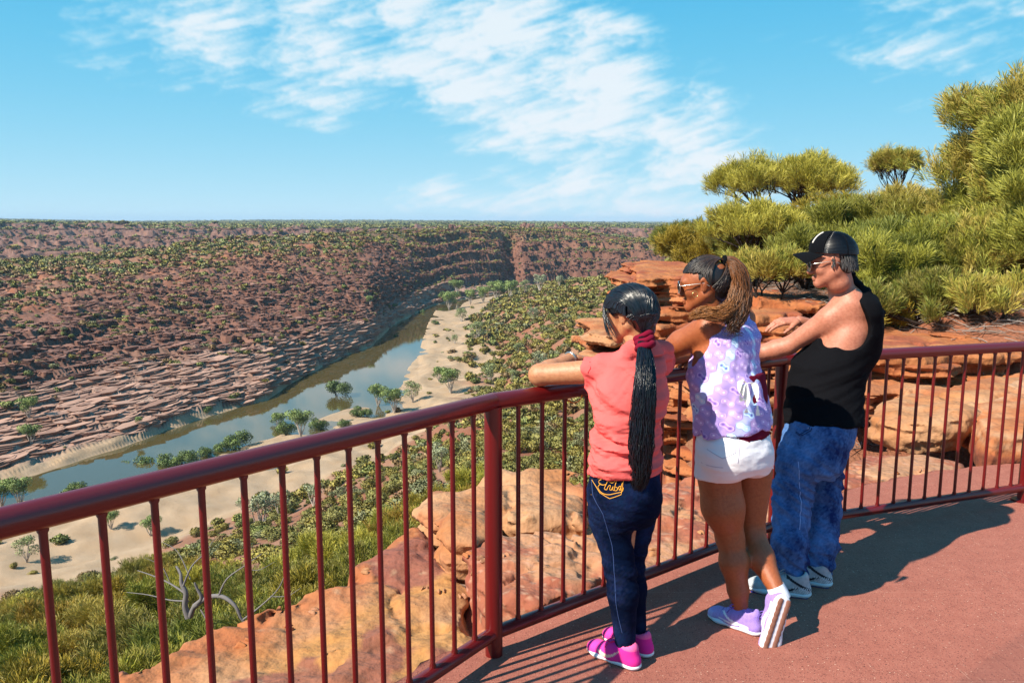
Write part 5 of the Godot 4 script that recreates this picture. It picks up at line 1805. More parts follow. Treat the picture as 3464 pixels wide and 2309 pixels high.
func stone(outline: Array, y0: float, y1: float, kind: String, cell: float, lean := Vector2.ZERO, layers := 6.0, bite := 0.1, pits := 0.05, round_ := 0.08) -> ArrayMesh:
	var poly := PackedVector2Array()
	var lo := Vector2(1e6, 1e6)
	var hi := -lo
	for p in outline:
		var q := Vector2(p.x, p.z) if p is Vector3 else Vector2(p.x, p.y)
		poly.append(q)
		lo = lo.min(q)
		hi = hi.max(q)
	var ext := (hi - lo) * 0.5
	var tilt := absf(lean.x) * ext.x + absf(lean.y) * ext.y
	var m := 0.12 + bite * 0.6
	var g := Solid.new(Vector3(lo.x - m, y0 - tilt - 0.1, lo.y - m), Vector3(hi.x + m, y1 + tilt + 0.15, hi.y + m), cell)
	g.bed(poly, y0, y1, lean, layers, bite, pits, rough, round_)
	if cell < 0.046 and cell > 0.02: ledges.append(g)
	var hue = stone_tint(kind)
	return net_mesh([g.net(func(p: Vector3, n: Vector3) -> Color:
		var c: Color = hue.call(p, n)
		return Color(c.r * 0.65, c.g * 0.53, c.b * 0.44))])

# An uneven outline in a box of x and depth.
func ragged(x0: float, x1: float, d0: float, d1: float, jut := 0.14) -> Array:
	var out := []
	var n := maxi(5, int((x1 - x0) / 0.35))
	for i in n + 1:
		out.append(Vector2(lerpf(x0, x1, float(i) / n), -d0 + rng.randf_range(-jut, jut) * 1.4))
	for i in 3:
		out.append(Vector2(x1 + rng.randf_range(-jut, jut), -lerpf(d0, d1, (i + 0.7) / 3.0)))
	out.append(Vector2((x0 + x1) * 0.5, -d1))
	for i in 3:
		out.append(Vector2(x0 + rng.randf_range(-jut, jut) * 1.6, -lerpf(d1, d0, (i + 0.4) / 3.0)))
	return out

func bank(called: String, label: String, rows: Array, kinds: Array, cell: float, bite := 0.22) -> void:
	var t := thing(called, label, "rock face")
	for i in rows.size():
		var r0: Array = rows[i]
		var layers := maxi(1, int(round((r0[5] - r0[4]) / (0.013 * r0[2]))))
		for q in layers:
			var r := [r0[0] + rng.randf_range(-0.01, 0.012) * r0[2], r0[1], r0[2] + rng.randf_range(-0.012, 0.02) * r0[2], r0[3], lerpf(r0[4], r0[5], float(q) / layers), lerpf(r0[4], r0[5], float(q + 1) / layers) - 0.02]
			var m := stone(ragged(r[0], r[1], r[2], r[3], 0.05 + bite * 0.5), r[4] - 0.03, r[5], kinds[i % kinds.size()], cell, Vector2(rng.randf_range(-0.03, 0.03), rng.randf_range(-0.04, 0.02)), 14.0, bite, 0.06, 0.03)
			part("slab", m, mats.rock, t)

func boulder(called: String, label: String, outline: Array, y0: float, y1: float, kind: String, cell := 0.03, lean := Vector2.ZERO, layers := 6.0, bite := 0.1, pits := 0.05, round_ := 0.12) -> void:
	tag(part(called, stone(outline, y0, y1, kind, cell, lean, layers, bite, pits, round_), mats.rock), label, "rock")

func build_rocks() -> void:
	boulder("sandstone_ledge", "broad flat cream and orange sandstone ledge with wine-red stains below the railing", [Vector3(-2.089, -0.550, -3.158), Vector3(-2.036, -0.550, -3.555), Vector3(-1.890, -0.550, -3.832), Vector3(-1.653, -0.550, -4.093), Vector3(-1.391, -0.550, -4.330), Vector3(-1.113, -0.550, -4.653), Vector3(-0.891, -0.550, -5.089), Vector3(-0.751, -0.550, -5.592), Vector3(-0.537, -0.500, -5.364), Vector3(-0.318, -0.500, -4.783), Vector3(-0.211, -0.500, -4.256), Vector3(-0.196, -0.450, -3.696), Vector3(-0.436, -0.450, -3.130), Vector3(-0.684, -0.500, -2.355), Vector3(-1.048, -0.500, -1.908)], -1.6, -0.52, "painted", 0.034, Vector2(0.03, 0.0), 5.0, 0.2, 0.12, 0.12)
	boulder("sandstone_shelf", "pale cream shelf of sandstone overhanging at the far end of the ledge", [Vector3(-0.704, -0.450, -5.485), Vector3(-0.621, -0.450, -5.737), Vector3(-0.305, -0.450, -5.931), Vector3(-0.158, -0.450, -6.074), Vector3(0.134, -0.450, -6.074), Vector3(0.551, -0.450, -5.756), Vector3(0.515, -0.450, -5.198), Vector3(0.070, -0.450, -5.144), Vector3(-0.255, -0.450, -5.198), Vector3(-0.520, -0.450, -5.190)], -0.72, -0.38, "cream", 0.034, Vector2(0.0, 0.02), 9.0, 0.14, 0.10, 0.1)
	boulder("sandstone_hump", "tan hump of sandstone behind the pale shelf", [Vector3(-0.370, -0.500, -6.178), Vector3(-0.241, -0.500, -6.489), Vector3(0.089, -0.500, -6.559), Vector3(0.443, -0.500, -6.330), Vector3(0.692, -0.500, -5.993), Vector3(0.624, -0.500, -5.662), Vector3(0.080, -0.500, -5.895)], -1.2, -0.42, "cream", 0.045, Vector2(0.02, 0.03), 6.0, 0.18, 0.13, 0.16)
	boulder("layered_boulder", "rounded ochre boulder with layered underside beside the corner post", [Vector3(-0.486, -0.500, -4.815), Vector3(-0.478, -0.500, -5.109), Vector3(-0.342, -0.500, -5.268), Vector3(-0.173, -0.500, -5.222), Vector3(-0.113, -0.500, -4.815), Vector3(-0.221, -0.500, -4.582), Vector3(-0.386, -0.500, -4.606)], -0.62, -0.27, "cream", 0.024, Vector2(0.05, 0.05), 12.0, 0.13, 0.07, 0.1)
	boulder("red_slab", "red speckled slab of rock outside the railing by the corner post", [Vector3(-0.294, -0.360, -4.497), Vector3(-0.099, -0.360, -4.806), Vector3(0.234, -0.360, -4.891), Vector3(0.558, -0.360, -4.792), Vector3(0.626, -0.360, -4.291), Vector3(0.349, -0.360, -3.917), Vector3(0.107, -0.360, -3.752), Vector3(-0.080, -0.360, -3.861), Vector3(-0.218, -0.360, -4.154)], -0.9, -0.30, "speckled", 0.026, Vector2(0.01, 0.05), 6.0, 0.10, 0.09, 0.12)
	boulder("tan_slab", "flat tan slab between the red slab and the pale shelf", [Vector3(-0.267, -0.500, -5.131), Vector3(-0.173, -0.500, -5.446), Vector3(0.578, -0.500, -5.531), Vector3(0.982, -0.500, -5.324), Vector3(0.867, -0.500, -4.986), Vector3(0.210, -0.500, -4.972)], -0.95, -0.50, "cream", 0.04, Vector2(0.0, 0.02), 6.0, 0.1, 0.08, 0.1)
	boulder("red_slab", "red slab of rock seen between the two women's legs", [Vector3(0.688, -0.420, -5.406), Vector3(1.175, -0.420, -6.049), Vector3(1.622, -0.420, -6.199), Vector3(2.103, -0.420, -5.966), Vector3(1.785, -0.380, -5.022), Vector3(1.379, -0.380, -4.691), Vector3(0.968, -0.380, -4.392), Vector3(0.634, -0.380, -4.169), Vector3(0.562, -0.400, -4.819)], -0.95, -0.36, "speckled", 0.032, Vector2(0.0, 0.02), 6.0, 0.1, 0.10, 0.12)
	boulder("round_boulder", "big rounded orange boulder with a shadowed underside outside the far railing", [Vector3(3.260, -0.420, -7.191), Vector3(3.607, -0.420, -7.741), Vector3(4.149, -0.420, -8.281), Vector3(4.572, -0.420, -8.339), Vector3(4.602, -0.420, -7.741), Vector3(4.224, -0.420, -6.977), Vector3(3.807, -0.420, -6.750), Vector3(3.466, -0.420, -6.828)], -0.40, -0.08, "cream", 0.032, Vector2(0.10, 0.05), 9.0, 0.16, 0.09, 0.16)
	boulder("tilted_slab", "tilted orange slab leaning right of the big rounded boulder", [Vector3(4.145, -0.300, -7.207), Vector3(4.861, -0.300, -7.979), Vector3(5.632, -0.300, -8.272), Vector3(5.067, -0.300, -7.054), Vector3(4.297, -0.300, -6.353), Vector3(3.876, -0.300, -6.304)], -0.42, -0.02, "layered", 0.036, Vector2(0.12, 0.02), 6.0, 0.1, 0.07, 0.14)
	boulder("flat_slab", "low flat pinkish slab at the edge of the paving under the boulder", [Vector3(2.512, -0.360, -6.159), Vector3(3.007, -0.360, -6.576), Vector3(3.500, -0.360, -6.602), Vector3(3.760, -0.360, -6.403), Vector3(3.523, -0.360, -6.104), Vector3(2.930, -0.360, -5.871), Vector3(2.427, -0.360, -5.692)], -0.6, -0.325, "speckled", 0.034, Vector2(0.0, 0.02), 6.0, 0.08, 0.05, 0.06)
	boulder("pale_slab", "pale cream slab resting behind the big rounded boulder", [Vector3(4.107, -0.200, -7.654), Vector3(4.886, -0.200, -8.353), Vector3(5.801, -0.200, -8.691), Vector3(5.300, -0.200, -7.654), Vector3(4.394, -0.200, -7.270)], -0.35, 0.0, "cream", 0.04, Vector2(0.03, 0.02), 8.0, 0.12, 0.08, 0.14)
	# a straggle of stones and ledges that breaks the bare slope behind the far railing
	bank("layered_bank", "thin broken ledges on the littered slope under the wattle bushes", [[4.76, 6.12, 10.30, 11.50, 0.16, 0.26], [5.45, 6.84, 9.70, 10.90, 0.13, 0.25], [4.10, 4.81, 10.80, 12.00, 0.12, 0.25]], ["orange", "layered"], 0.045, 0.22)
	bank("layered_cliff", "layered orange and cream cliff jutting out behind the two women", [[2.19, 3.84, 14.60, 18.60, 0.33, 0.66], [2.67, 3.93, 14.90, 18.90, 0.08, 0.30], [2.54, 4.21, 14.70, 18.70, -0.19, 0.08], [2.40, 4.16, 14.50, 18.50, -0.40, -0.18], [1.26, 3.67, 14.40, 17.40, -0.60, -0.41], [1.43, 3.73, 14.60, 17.60, -0.79, -0.65], [1.32, 3.81, 14.30, 17.30, -0.92, -0.77], [1.79, 4.19, 14.50, 18.50, -1.27, -0.98], [2.63, 4.77, 13.80, 17.80, -1.58, -1.11], [2.68, 4.83, 13.70, 17.70, -1.99, -1.58], [2.61, 4.71, 13.50, 17.50, -2.30, -1.96], [2.70, 4.80, 13.40, 17.40, -2.63, -2.29], [2.63, 4.64, 13.20, 17.20, -2.97, -2.58]], ["orange", "layered", "layered", "layered", "cream", "layered", "cream", "layered", "orange", "layered"], 0.055, 0.3)
	bank("layered_bank", "low broken bank of orange rock behind the corner post and the man", [[3.38, 4.54, 11.50, 14.50, 0.33, 0.49], [3.15, 3.99, 11.00, 13.00, 0.21, 0.38], [2.98, 4.32, 10.60, 12.60, -0.01, 0.25], [2.91, 4.21, 10.30, 12.30, -0.22, 0.03], [2.84, 4.41, 10.00, 12.50, -0.42, -0.17], [2.74, 4.26, 9.80, 12.30, -0.63, -0.39], [2.77, 4.34, 9.70, 12.20, -0.86, -0.61], [2.67, 4.21, 9.50, 12.00, -1.06, -0.82], [2.68, 4.09, 9.30, 11.80, -1.29, -1.02]], ["orange", "orange", "layered", "layered", "layered", "cream", "layered", "layered"], 0.045, 0.24)
	bank("layered_bank", "orange layered bank below the wattle bushes behind the far railing", [[3.69, 6.39, 8.90, 11.40, 0.07, 0.21], [3.69, 5.54, 8.70, 10.70, -0.04, 0.09], [4.01, 6.30, 8.80, 10.80, -0.18, -0.06], [3.65, 4.86, 8.45, 10.45, -0.23, -0.12], [3.55, 4.42, 8.25, 9.85, -0.32, -0.19], [3.47, 4.17, 8.10, 9.70, -0.42, -0.30]], ["orange", "layered", "orange", "cream", "cream", "cream"], 0.042, 0.22)
	# loose stones on the ledges
	var small := []
	for i in 3:
		small.append(stone([Vector2(-0.05, -0.03), Vector2(-0.01, -0.05), Vector2(0.05, -0.02), Vector2(0.04, 0.04), Vector2(-0.03, 0.045)], -0.025, 0.025, ["orange", "speckled", "cream"][i], 0.012, Vector2(0.1, 0.0), 9.0, 0.04, 0.03, 0.03))
	for s in [Vector3(-0.259, -0.480, -4.463), Vector3(-0.166, -0.460, -4.364), Vector3(-0.212, -0.460, -4.281), Vector3(-0.291, -0.470, -4.357), Vector3(-0.119, -0.460, -4.308), Vector3(-0.040, -0.280, -4.406), Vector3(-0.892, -0.460, -4.629), Vector3(-1.113, -0.460, -4.228), Vector3(-1.217, -0.460, -4.075), Vector3(0.123, -0.260, -3.596), Vector3(-1.390, -0.460, -3.887), Vector3(-0.514, -0.460, -4.449), Vector3(-0.405, -0.460, -4.364), Vector3(2.990, -0.310, -6.004), Vector3(3.249, -0.310, -6.115), Vector3(1.191, -0.340, -4.814), Vector3(0.852, -0.340, -4.597)]:
		var o := part("loose_stone", small[rng.randi() % 3], mats.rock, null, on_rock(s) + Vector3(0, 0.006, 0))
		o.rotation = Vector3(0, rng.randf() * TAU, 0)
		o.scale = Vector3.ONE * rng.randf_range(0.35, 0.9)
		tag(o, "small loose stone lying on the rock ledges outside the railing", "stone", "loose stones on the ledges")

# ---------------------------------------------------------------- plants
func blade_into(v: PackedVector3Array, n: PackedVector3Array, c: PackedColorArray, p: Vector3, dir: Vector3, side: Vector3, length: float, half: float, droop: float, col: Color) -> void:
	# one narrow leaf, two segments long and bent, ending in a point
	var m := p + dir * length * 0.55
	var e := p + dir * length + Vector3(0, -droop * length, 0)
	var nn := side.cross(dir).normalized()
	var q := [p - side * half * 0.5, p + side * half * 0.5, m + side * half, m - side * half, e]
	for k in [0, 2, 1, 0, 3, 2, 3, 4, 2]:
		v.append(q[k])
		n.append(nn)
		c.append(col)

# A spray of upright narrow leaves on a twig; the stem of the spray is at the origin and grows along +y.
func spray(count: int, high: float, spread: float, length: float, half: float, light: Color, dark: Color) -> ArrayMesh:
	var v := PackedVector3Array()
	var n := PackedVector3Array()
	var c := PackedColorArray()
	for i in count:
		var a := rng.randf() * TAU
		var lean := rng.randf_range(0.1, spread)
		var dir := Vector3(cos(a) * lean, 1.0, sin(a) * lean).normalized()
		var p := Vector3(cos(a), 0, sin(a)) * rng.randf() * 0.05 + Vector3(0, rng.randf() * high, 0)
		var side := dir.cross(Vector3(rng.randf_range(-1, 1), rng.randf_range(-0.3, 0.3), rng.randf_range(-1, 1))).normalized()
		blade_into(v, n, c, p, dir, side, length * rng.randf_range(0.6, 1.25), half * rng.randf_range(0.7, 1.3), rng.randf_range(0.0, 0.25), dark.lerp(light, rng.randf()))
	return arrays_mesh(v, n, PackedInt32Array(), c)

# Leafy mass for a shrub or a tree crown: many small leaf faces through the volume of a few lobes (centre, radius).
func leafage(lobes: Array, count: int, size: float, light: Color, dark: Color, flat := 1.0) -> ArrayMesh:
	var v := PackedVector3Array()
	var n := PackedVector3Array()
	var c := PackedColorArray()
	var total := 0.0
	for l in lobes: total += l[1] * l[1]
	for l in lobes:
		var k := int(count * l[1] * l[1] / total)
		var tone := rng.randf_range(0.8, 1.15)
		for i in k:
			var d := Vector3(rng.randfn(), rng.randfn() * 0.9 + 0.25, rng.randfn()).normalized()
			var r := pow(rng.randf(), 0.4)
			var p: Vector3 = l[0] + d * Vector3(1, flat, 1) * l[1] * r
			var dir := (d + Vector3(rng.randf_range(-0.8, 0.8), rng.randf_range(-0.4, 0.9), rng.randf_range(-0.8, 0.8))).normalized()
			var side := dir.cross(Vector3(rng.randf_range(-1, 1), rng.randf_range(-1, 1), rng.randf_range(-1, 1))).normalized()
			var nn := (side.cross(dir).normalized() * 0.5 + d).normalized()
			var s := size * rng.randf_range(0.6, 1.4)
			var col := dark.lerp(light, clampf(rng.randf(), 0, 1))
			col = Color(col.r * tone, col.g * tone, col.b * tone)
			var face := [p - side * s * 0.5, p + dir * s, p + side * s * 0.5]
			if (face[1] - face[0]).cross(face[2] - face[0]).dot(nn) > 0.0: face = [face[0], face[2], face[1]]
			for q in face:
				v.append(q)
				n.append(nn)
				c.append(col)
	return arrays_mesh(v, n, PackedInt32Array(), c)

func leaf_material(key: String, back: Color) -> StandardMaterial3D:
	var m := paint(key, Color.WHITE, 0.62, 0.0, true)
	m.cull_mode = BaseMaterial3D.CULL_DISABLED
	m.backlight_enabled = true
	m.backlight = back
	return m

func stems_mesh(base: Vector3, ends: Array, r: float, bend := 0.25) -> ArrayMesh:
	var v := PackedVector3Array()
	var n := PackedVector3Array()
	var idx := PackedInt32Array()
	for e in ends:
		var m: Vector3 = base.lerp(e, 0.5) + Vector3(rng.randf_range(-1, 1), rng.randf_range(-0.2, 0.6), rng.randf_range(-1, 1)) * bend * base.distance_to(e) * 0.4
		var pts := smooth_curve([base, base.lerp(m, 0.5) + Vector3(rng.randf_range(-0.03, 0.03), 0, rng.randf_range(-0.03, 0.03)), m, e], 3)
		var rr := PackedFloat32Array()
		for i in pts.size(): rr.append(r * (1.0 - 0.8 * i / (pts.size() - 1)))
		tube_into(v, n, idx, PackedVector3Array(pts), rr, 6, false)
	return arrays_mesh(v, n, idx)

var sprays := []
var twigs := []

# A wattle: dark stems from one foot and sprays of narrow leaves over a dome. squat below 1 keeps leaves to the top.
func wattle(label: String, foot: Vector3, wide: float, high: float, sprigs: int, m: Material, group := "", under := 0.0, called := "wattle_bush", scale_ := 1.0) -> void:
	var t := thing(called, label, "bush", foot, group)
	var ends := []
	var placed := []
	# a few boughs carry the crown, so that its outline is uneven
	var boughs := []
	for i in maxi(10, int(wide * 8.0 + high * 6.0)):
		var a := rng.randf() * TAU
		var rr := sqrt(rng.randf()) * 0.78
		boughs.append([Vector3(cos(a) * rr * wide * 0.5, high * (under + (1.0 - under) * (rng.randf_range(0.28, 0.9) if under < 0.3 else rng.randf_range(0.6, 0.9)) * (1.0 - 0.35 * rr * rr)), sin(a) * rr * wide * 0.5), rng.randf_range(0.09, 0.22) * wide * 0.62])
	for b in boughs:
		ends.append(b[0])
		for k in 2: ends.append(b[0] + Vector3(rng.randf_range(-1, 1), rng.randf_range(-0.1, 0.8), rng.randf_range(-1, 1)) * b[1] * 0.8)
	for i in sprigs:
		var b: Array = boughs[rng.randi() % boughs.size()]
		var d := Vector3(rng.randfn(), rng.randfn() * 0.8 + 0.35, rng.randfn()).normalized()
		var p: Vector3 = b[0] + d * Vector3(1, 0.75, 1) * b[1] * pow(rng.randf(), 0.35)
		if p.y < 0.05: continue
		var up := (d * 0.55 + Vector3(0, 0.9, 0) + Vector3(rng.randf_range(-0.35, 0.35), 0, rng.randf_range(-0.35, 0.35))).normalized()
		var bx := up.cross(Vector3(rng.randf_range(-1, 1), 0.1, rng.randf_range(-1, 1))).normalized()
		var s := rng.randf_range(0.75, 1.35) * scale_
		placed.append(Transform3D(Basis(bx, up, bx.cross(up)) * Basis().scaled(Vector3(s, s, s)), p))
	part("stems", limbs_mesh(boughs, 0.016 + wide * 0.009), mats.dark_bark, t)
	var half: int = placed.size() / 2
	copies("foliage", sprays[rng.randi() % 3], m, placed.slice(0, half), [], t).set_meta("kind", "stuff")
	copies("foliage", sprays[3 + rng.randi() % 3], m, placed.slice(half), [], t).set_meta("kind", "stuff")

# A few limbs from the foot, each forking to the boughs nearest it.
func limbs_mesh(boughs: Array, r: float) -> ArrayMesh:
	var v := PackedVector3Array()
	var n := PackedVector3Array()
	var idx := PackedInt32Array()
	var forks := []
	for i in mini(5, boughs.size()):
		var e: Vector3 = boughs[i][0]
		var f := Vector3(e.x * 0.55, e.y * 0.62, e.z * 0.55)
		var pts := smooth_curve([Vector3.ZERO, Vector3(f.x * 0.25 + rng.randf_range(-0.06, 0.06), f.y * 0.45, f.z * 0.25 + rng.randf_range(-0.06, 0.06)), f], 4)
		var rr := PackedFloat32Array()
		for k in pts.size(): rr.append(r * (1.0 - 0.45 * k / (pts.size() - 1)))
		tube_into(v, n, idx, PackedVector3Array(pts), rr, 7, false)
		forks.append(f)
	for b in boughs:
		var best: Vector3 = forks[0]
		for f in forks:
			if f.distance_to(b[0]) < best.distance_to(b[0]): best = f
		for q in 4:
			var e: Vector3 = b[0] if q == 0 else b[0] + Vector3(rng.randf_range(-1, 1), rng.randf_range(-0.1, 0.9), rng.randf_range(-1, 1)) * b[1] * 0.9
			var s: Vector3 = best if q == 0 else best.lerp(b[0], 0.6)
			var m := s.lerp(e, 0.5) + Vector3(rng.randf_range(-1, 1), rng.randf_range(-0.3, 0.6), rng.randf_range(-1, 1)) * 0.10 * s.distance_to(e)
			var pts := smooth_curve([s, m, e], 3)
			var rr := PackedFloat32Array()
			for k in pts.size(): rr.append(r * (0.5 if q == 0 else 0.28) * (1.0 - 0.7 * k / (pts.size() - 1)))
			tube_into(v, n, idx, PackedVector3Array(pts), rr, 5, false)
	return arrays_mesh(v, n, idx)

func lies(p: Vector3) -> Vector3:
	return Vector3(p.x, ground_at(p.x, -p.z).x - 0.05, p.z)

func build_plants() -> void:
	var bark := paint("dark_bark", Color(0.16, 0.115, 0.095), 0.95)
	var pale := paint("pale_bark", Color(0.66, 0.62, 0.58), 0.85)
	var dead := paint("dead_wood", Color(0.42, 0.40, 0.40), 0.9)
	bark.normal_enabled = true
	bark.normal_texture = noise_texture(0.05, 4, true, 6.0, null, 128, 3)
	bark.uv1_triplanar = true
	bark.uv1_scale = Vector3(6, 6, 6)
	var olive := leaf_material("olive_leaf", Color(0.25, 0.26, 0.03))
	for i in 6:
		sprays.append(spray(64, 0.20, 1.0, 0.105, 0.0036, [Color(0.46, 0.40, 0.05), Color(0.40, 0.38, 0.055), Color(0.47, 0.38, 0.065)][i % 3], [Color(0.21, 0.19, 0.026), Color(0.17, 0.18, 0.028), Color(0.24, 0.18, 0.04)][i % 3]))
	var greens := [olive]
	for c in [Color(0.86, 0.90, 0.85), Color(0.92, 0.84, 0.72), Color(0.76, 0.80, 0.78)]:
		var kin: StandardMaterial3D = olive.duplicate()
		kin.albedo_color = c
		greens.append(kin)
	# ---- right: wattles above the far bank
	var g := "wattle bushes above the far bank"
	wattle("flat-topped wattle tree standing against the sky behind the man", lies(Vector3(7.337, 0.060, -22.000)), 4.3, 2.15, 1900, olive, "", 0.40, "wattle_tree", 1.25)
	wattle("small thin umbrella-shaped tree against the sky right of the flat-topped wattle", lies(Vector3(10.794, -0.011, -23.000)), 1.6, 2.05, 420, olive, "", 0.55, "wattle_tree", 1.2)
	wattle("tall dense wattle tree at the right edge of the view", lies(Vector3(8.180, 0.325, -12.500)), 3.4, 3.2, 3600, olive, "", 0.0, "wattle_tree", 1.25)
	wattle("tall wattle leaning into view beside the tall dense one", lies(Vector3(7.649, 0.480, -11.000)), 2.6, 2.7, 2400, olive, "", 0.0, "wattle_tree", 1.25)
	for w in [[1600, 650, 20, 2.6, 1.7], [1690, 650, 18, 2.6, 1.7], [1760, 640, 16, 2.6, 1.8], [1570, 610, 24, 2.4, 1.5], [1850, 640, 15.5, 2.6, 1.95], [1930, 640, 15, 2.6, 2.0], [2000, 640, 15, 2.6, 2.0], [2090, 640, 14.5, 2.6, 2.05], [2170, 640, 14, 2.6, 2.1], [2250, 640, 14, 2.8, 2.1], [2330, 660, 13.4, 2.6, 2.1], [2030, 700, 12, 2.2, 1.45], [2120, 700, 12.2, 2.2, 1.4], [2210, 700, 11.8, 2.2, 1.4], [2300, 710, 11.4, 2.2, 1.35], [2390, 710, 11, 2.4, 1.4], [1830, 650, 13.4, 2.0, 1.4], [2260, 770, 9.9, 1.0, 0.6], [1985, 740, 10.6, 1.0, 0.6], [2060, 720, 10.6, 1.4, 0.9], [1960, 700, 11.6, 1.8, 1.3]]:
		wattle("olive-yellow wattle bush growing on the slope above the far bank", lies(spot(w[0], w[2])), w[3], w[4] * 0.74, int(w[3] * w[4] * 240), greens[rng.randi() % 4], g, 0.0, "wattle_bush", 1.0)
	wattle("small round wattle on a bare fan of stems, beside the man's hand", lies(Vector3(3.930, 0.188, -12.200)), 1.25, 0.98, 300, olive, "", 0.5)
	wattle("dark-stemmed wattle bush left of the man's cap", lies(Vector3(4.528, 0.230, -15.000)), 2.2, 1.6, 620, olive, "", 0.35)
	# ---- left: wattles on the slope below the ledge
	g = "wattle bushes below the railing"
	for w in [[0, 16, 2.7, 1.9], [90, 18, 2.7, 1.9], [180, 16.5, 2.6, 1.8], [60, 22, 2.8, 2.0], [150, 24, 2.8, 2.0], [240, 20, 2.7, 1.9], [330, 18, 2.6, 1.8], [250, 26, 2.8, 2.0], [20, 28, 3.0, 2.0], [380, 23, 2.7, 1.9], [450, 20, 2.6, 1.8], [120, 31, 3.0, 2.0], [330, 30, 2.9, 2.0], [-60, 20, 2.8, 2.0], [20, 4.7, 1.5, 1.25], [-40, 4.3, 1.4, 1.2], [150, 7.4, 2.0, 1.5], [60, 8.8, 2.2, 1.6], [230, 8.0, 2.0, 1.5], [-20, 9.4, 2.2, 1.6], [-30, 5.4, 1.8, 1.4], [110, 5.0, 1.5, 1.3], [40, 5.6, 1.9, 1.5], [200, 6.2, 2.0, 1.6], [-60, 7.0, 2.2, 1.6], [330, 7.2, 2.0, 1.6], [120, 8.5, 2.2, 1.7], [480, 8.6, 2.0, 1.5], [260, 10.2, 2.2, 1.6], [20, 10.5, 2.4, 1.7], [420, 11.5, 2.2, 1.6], [600, 10.0, 1.9, 1.5], [560, 12.6, 2.2, 1.6], [700, 11.6, 2.0, 1.5], [660, 14.5, 2.4, 1.6], [770, 13.4, 2.2, 1.5], [850, 12.0, 1.9, 1.4], [300, 13.5, 2.4, 1.6], [820, 16.5, 2.4, 1.7], [900, 14.5, 2.0, 1.5], [520, 17.0, 2.4, 1.7], [720, 19.0, 2.6, 1.8], [950, 18.5, 2.2, 1.6], [880, 21.0, 2.6, 1.8], [1040, 15.5, 2.0, 1.5], [1010, 23.0, 2.4, 1.8], [1120, 18.5, 2.2, 1.6], [1210, 16.5, 2.0, 1.5], [1290, 17.5, 2.2, 1.6], [1180, 22.0, 2.4, 1.7], [1270, 22.5, 2.4, 1.7], [1360, 19.5, 2.4, 1.7], [1090, 27.0, 2.6, 1.8], [1340, 25.0, 2.6, 1.8]]:
		wattle("olive wattle bush growing on the slope below the railing", lies(spot(w[0], w[1])), w[2], w[3], int(w[2] * w[3] * 260), greens[rng.randi() % 4], g, 0.0, "wattle_bush", 1.15)
	# grey sticks and leaf litter on the slope behind the far railing
	var stick := tube([Vector3(-0.5, 0, 0), Vector3(-0.2, 0.03, 0.04), Vector3(0.15, 0.0, -0.03), Vector3(0.5, 0.05, 0.05)], [0.012, 0.011, 0.008, 0.004], 5)
	var placed := []
	var tones := []
	for i in 2600:
		var d := rng.randf_range(8.6, 15.0)
		var x := rng.randf_range(0.30, 0.72) * d
		var g2 := ground_at(x, d)
		var s := rng.randf_range(0.08, 0.55) * (1.0 if rng.randf() < 0.9 else 2.0)
		placed.append(Transform3D(Basis.from_euler(Vector3(rng.randf_range(-0.3, 0.3), rng.randf() * TAU, rng.randf_range(-0.25, 0.25))).scaled(Vector3(s, s, s)), Vector3(x, g2.x + 0.02, -d)))
		tones.append(Color(0.30, 0.26, 0.235).lerp(Color(0.13, 0.095, 0.075), rng.randf()))
	var litter := paint("litter", Color.WHITE, 0.95, 0.0, true)
	tag(copies("twig_litter", stick, litter, placed, tones), "grey sticks and litter on the slope behind the far railing", "litter", "", "stuff")
	dead_tree(dead)
	river_trees(pale)

func spot(u: float, d: float) -> Vector3:
	# a place on the slope: how far to the side of the view at distance d
	return Vector3((u - 1176.0) / 1840.0 * d * 1.03, 0, -d)

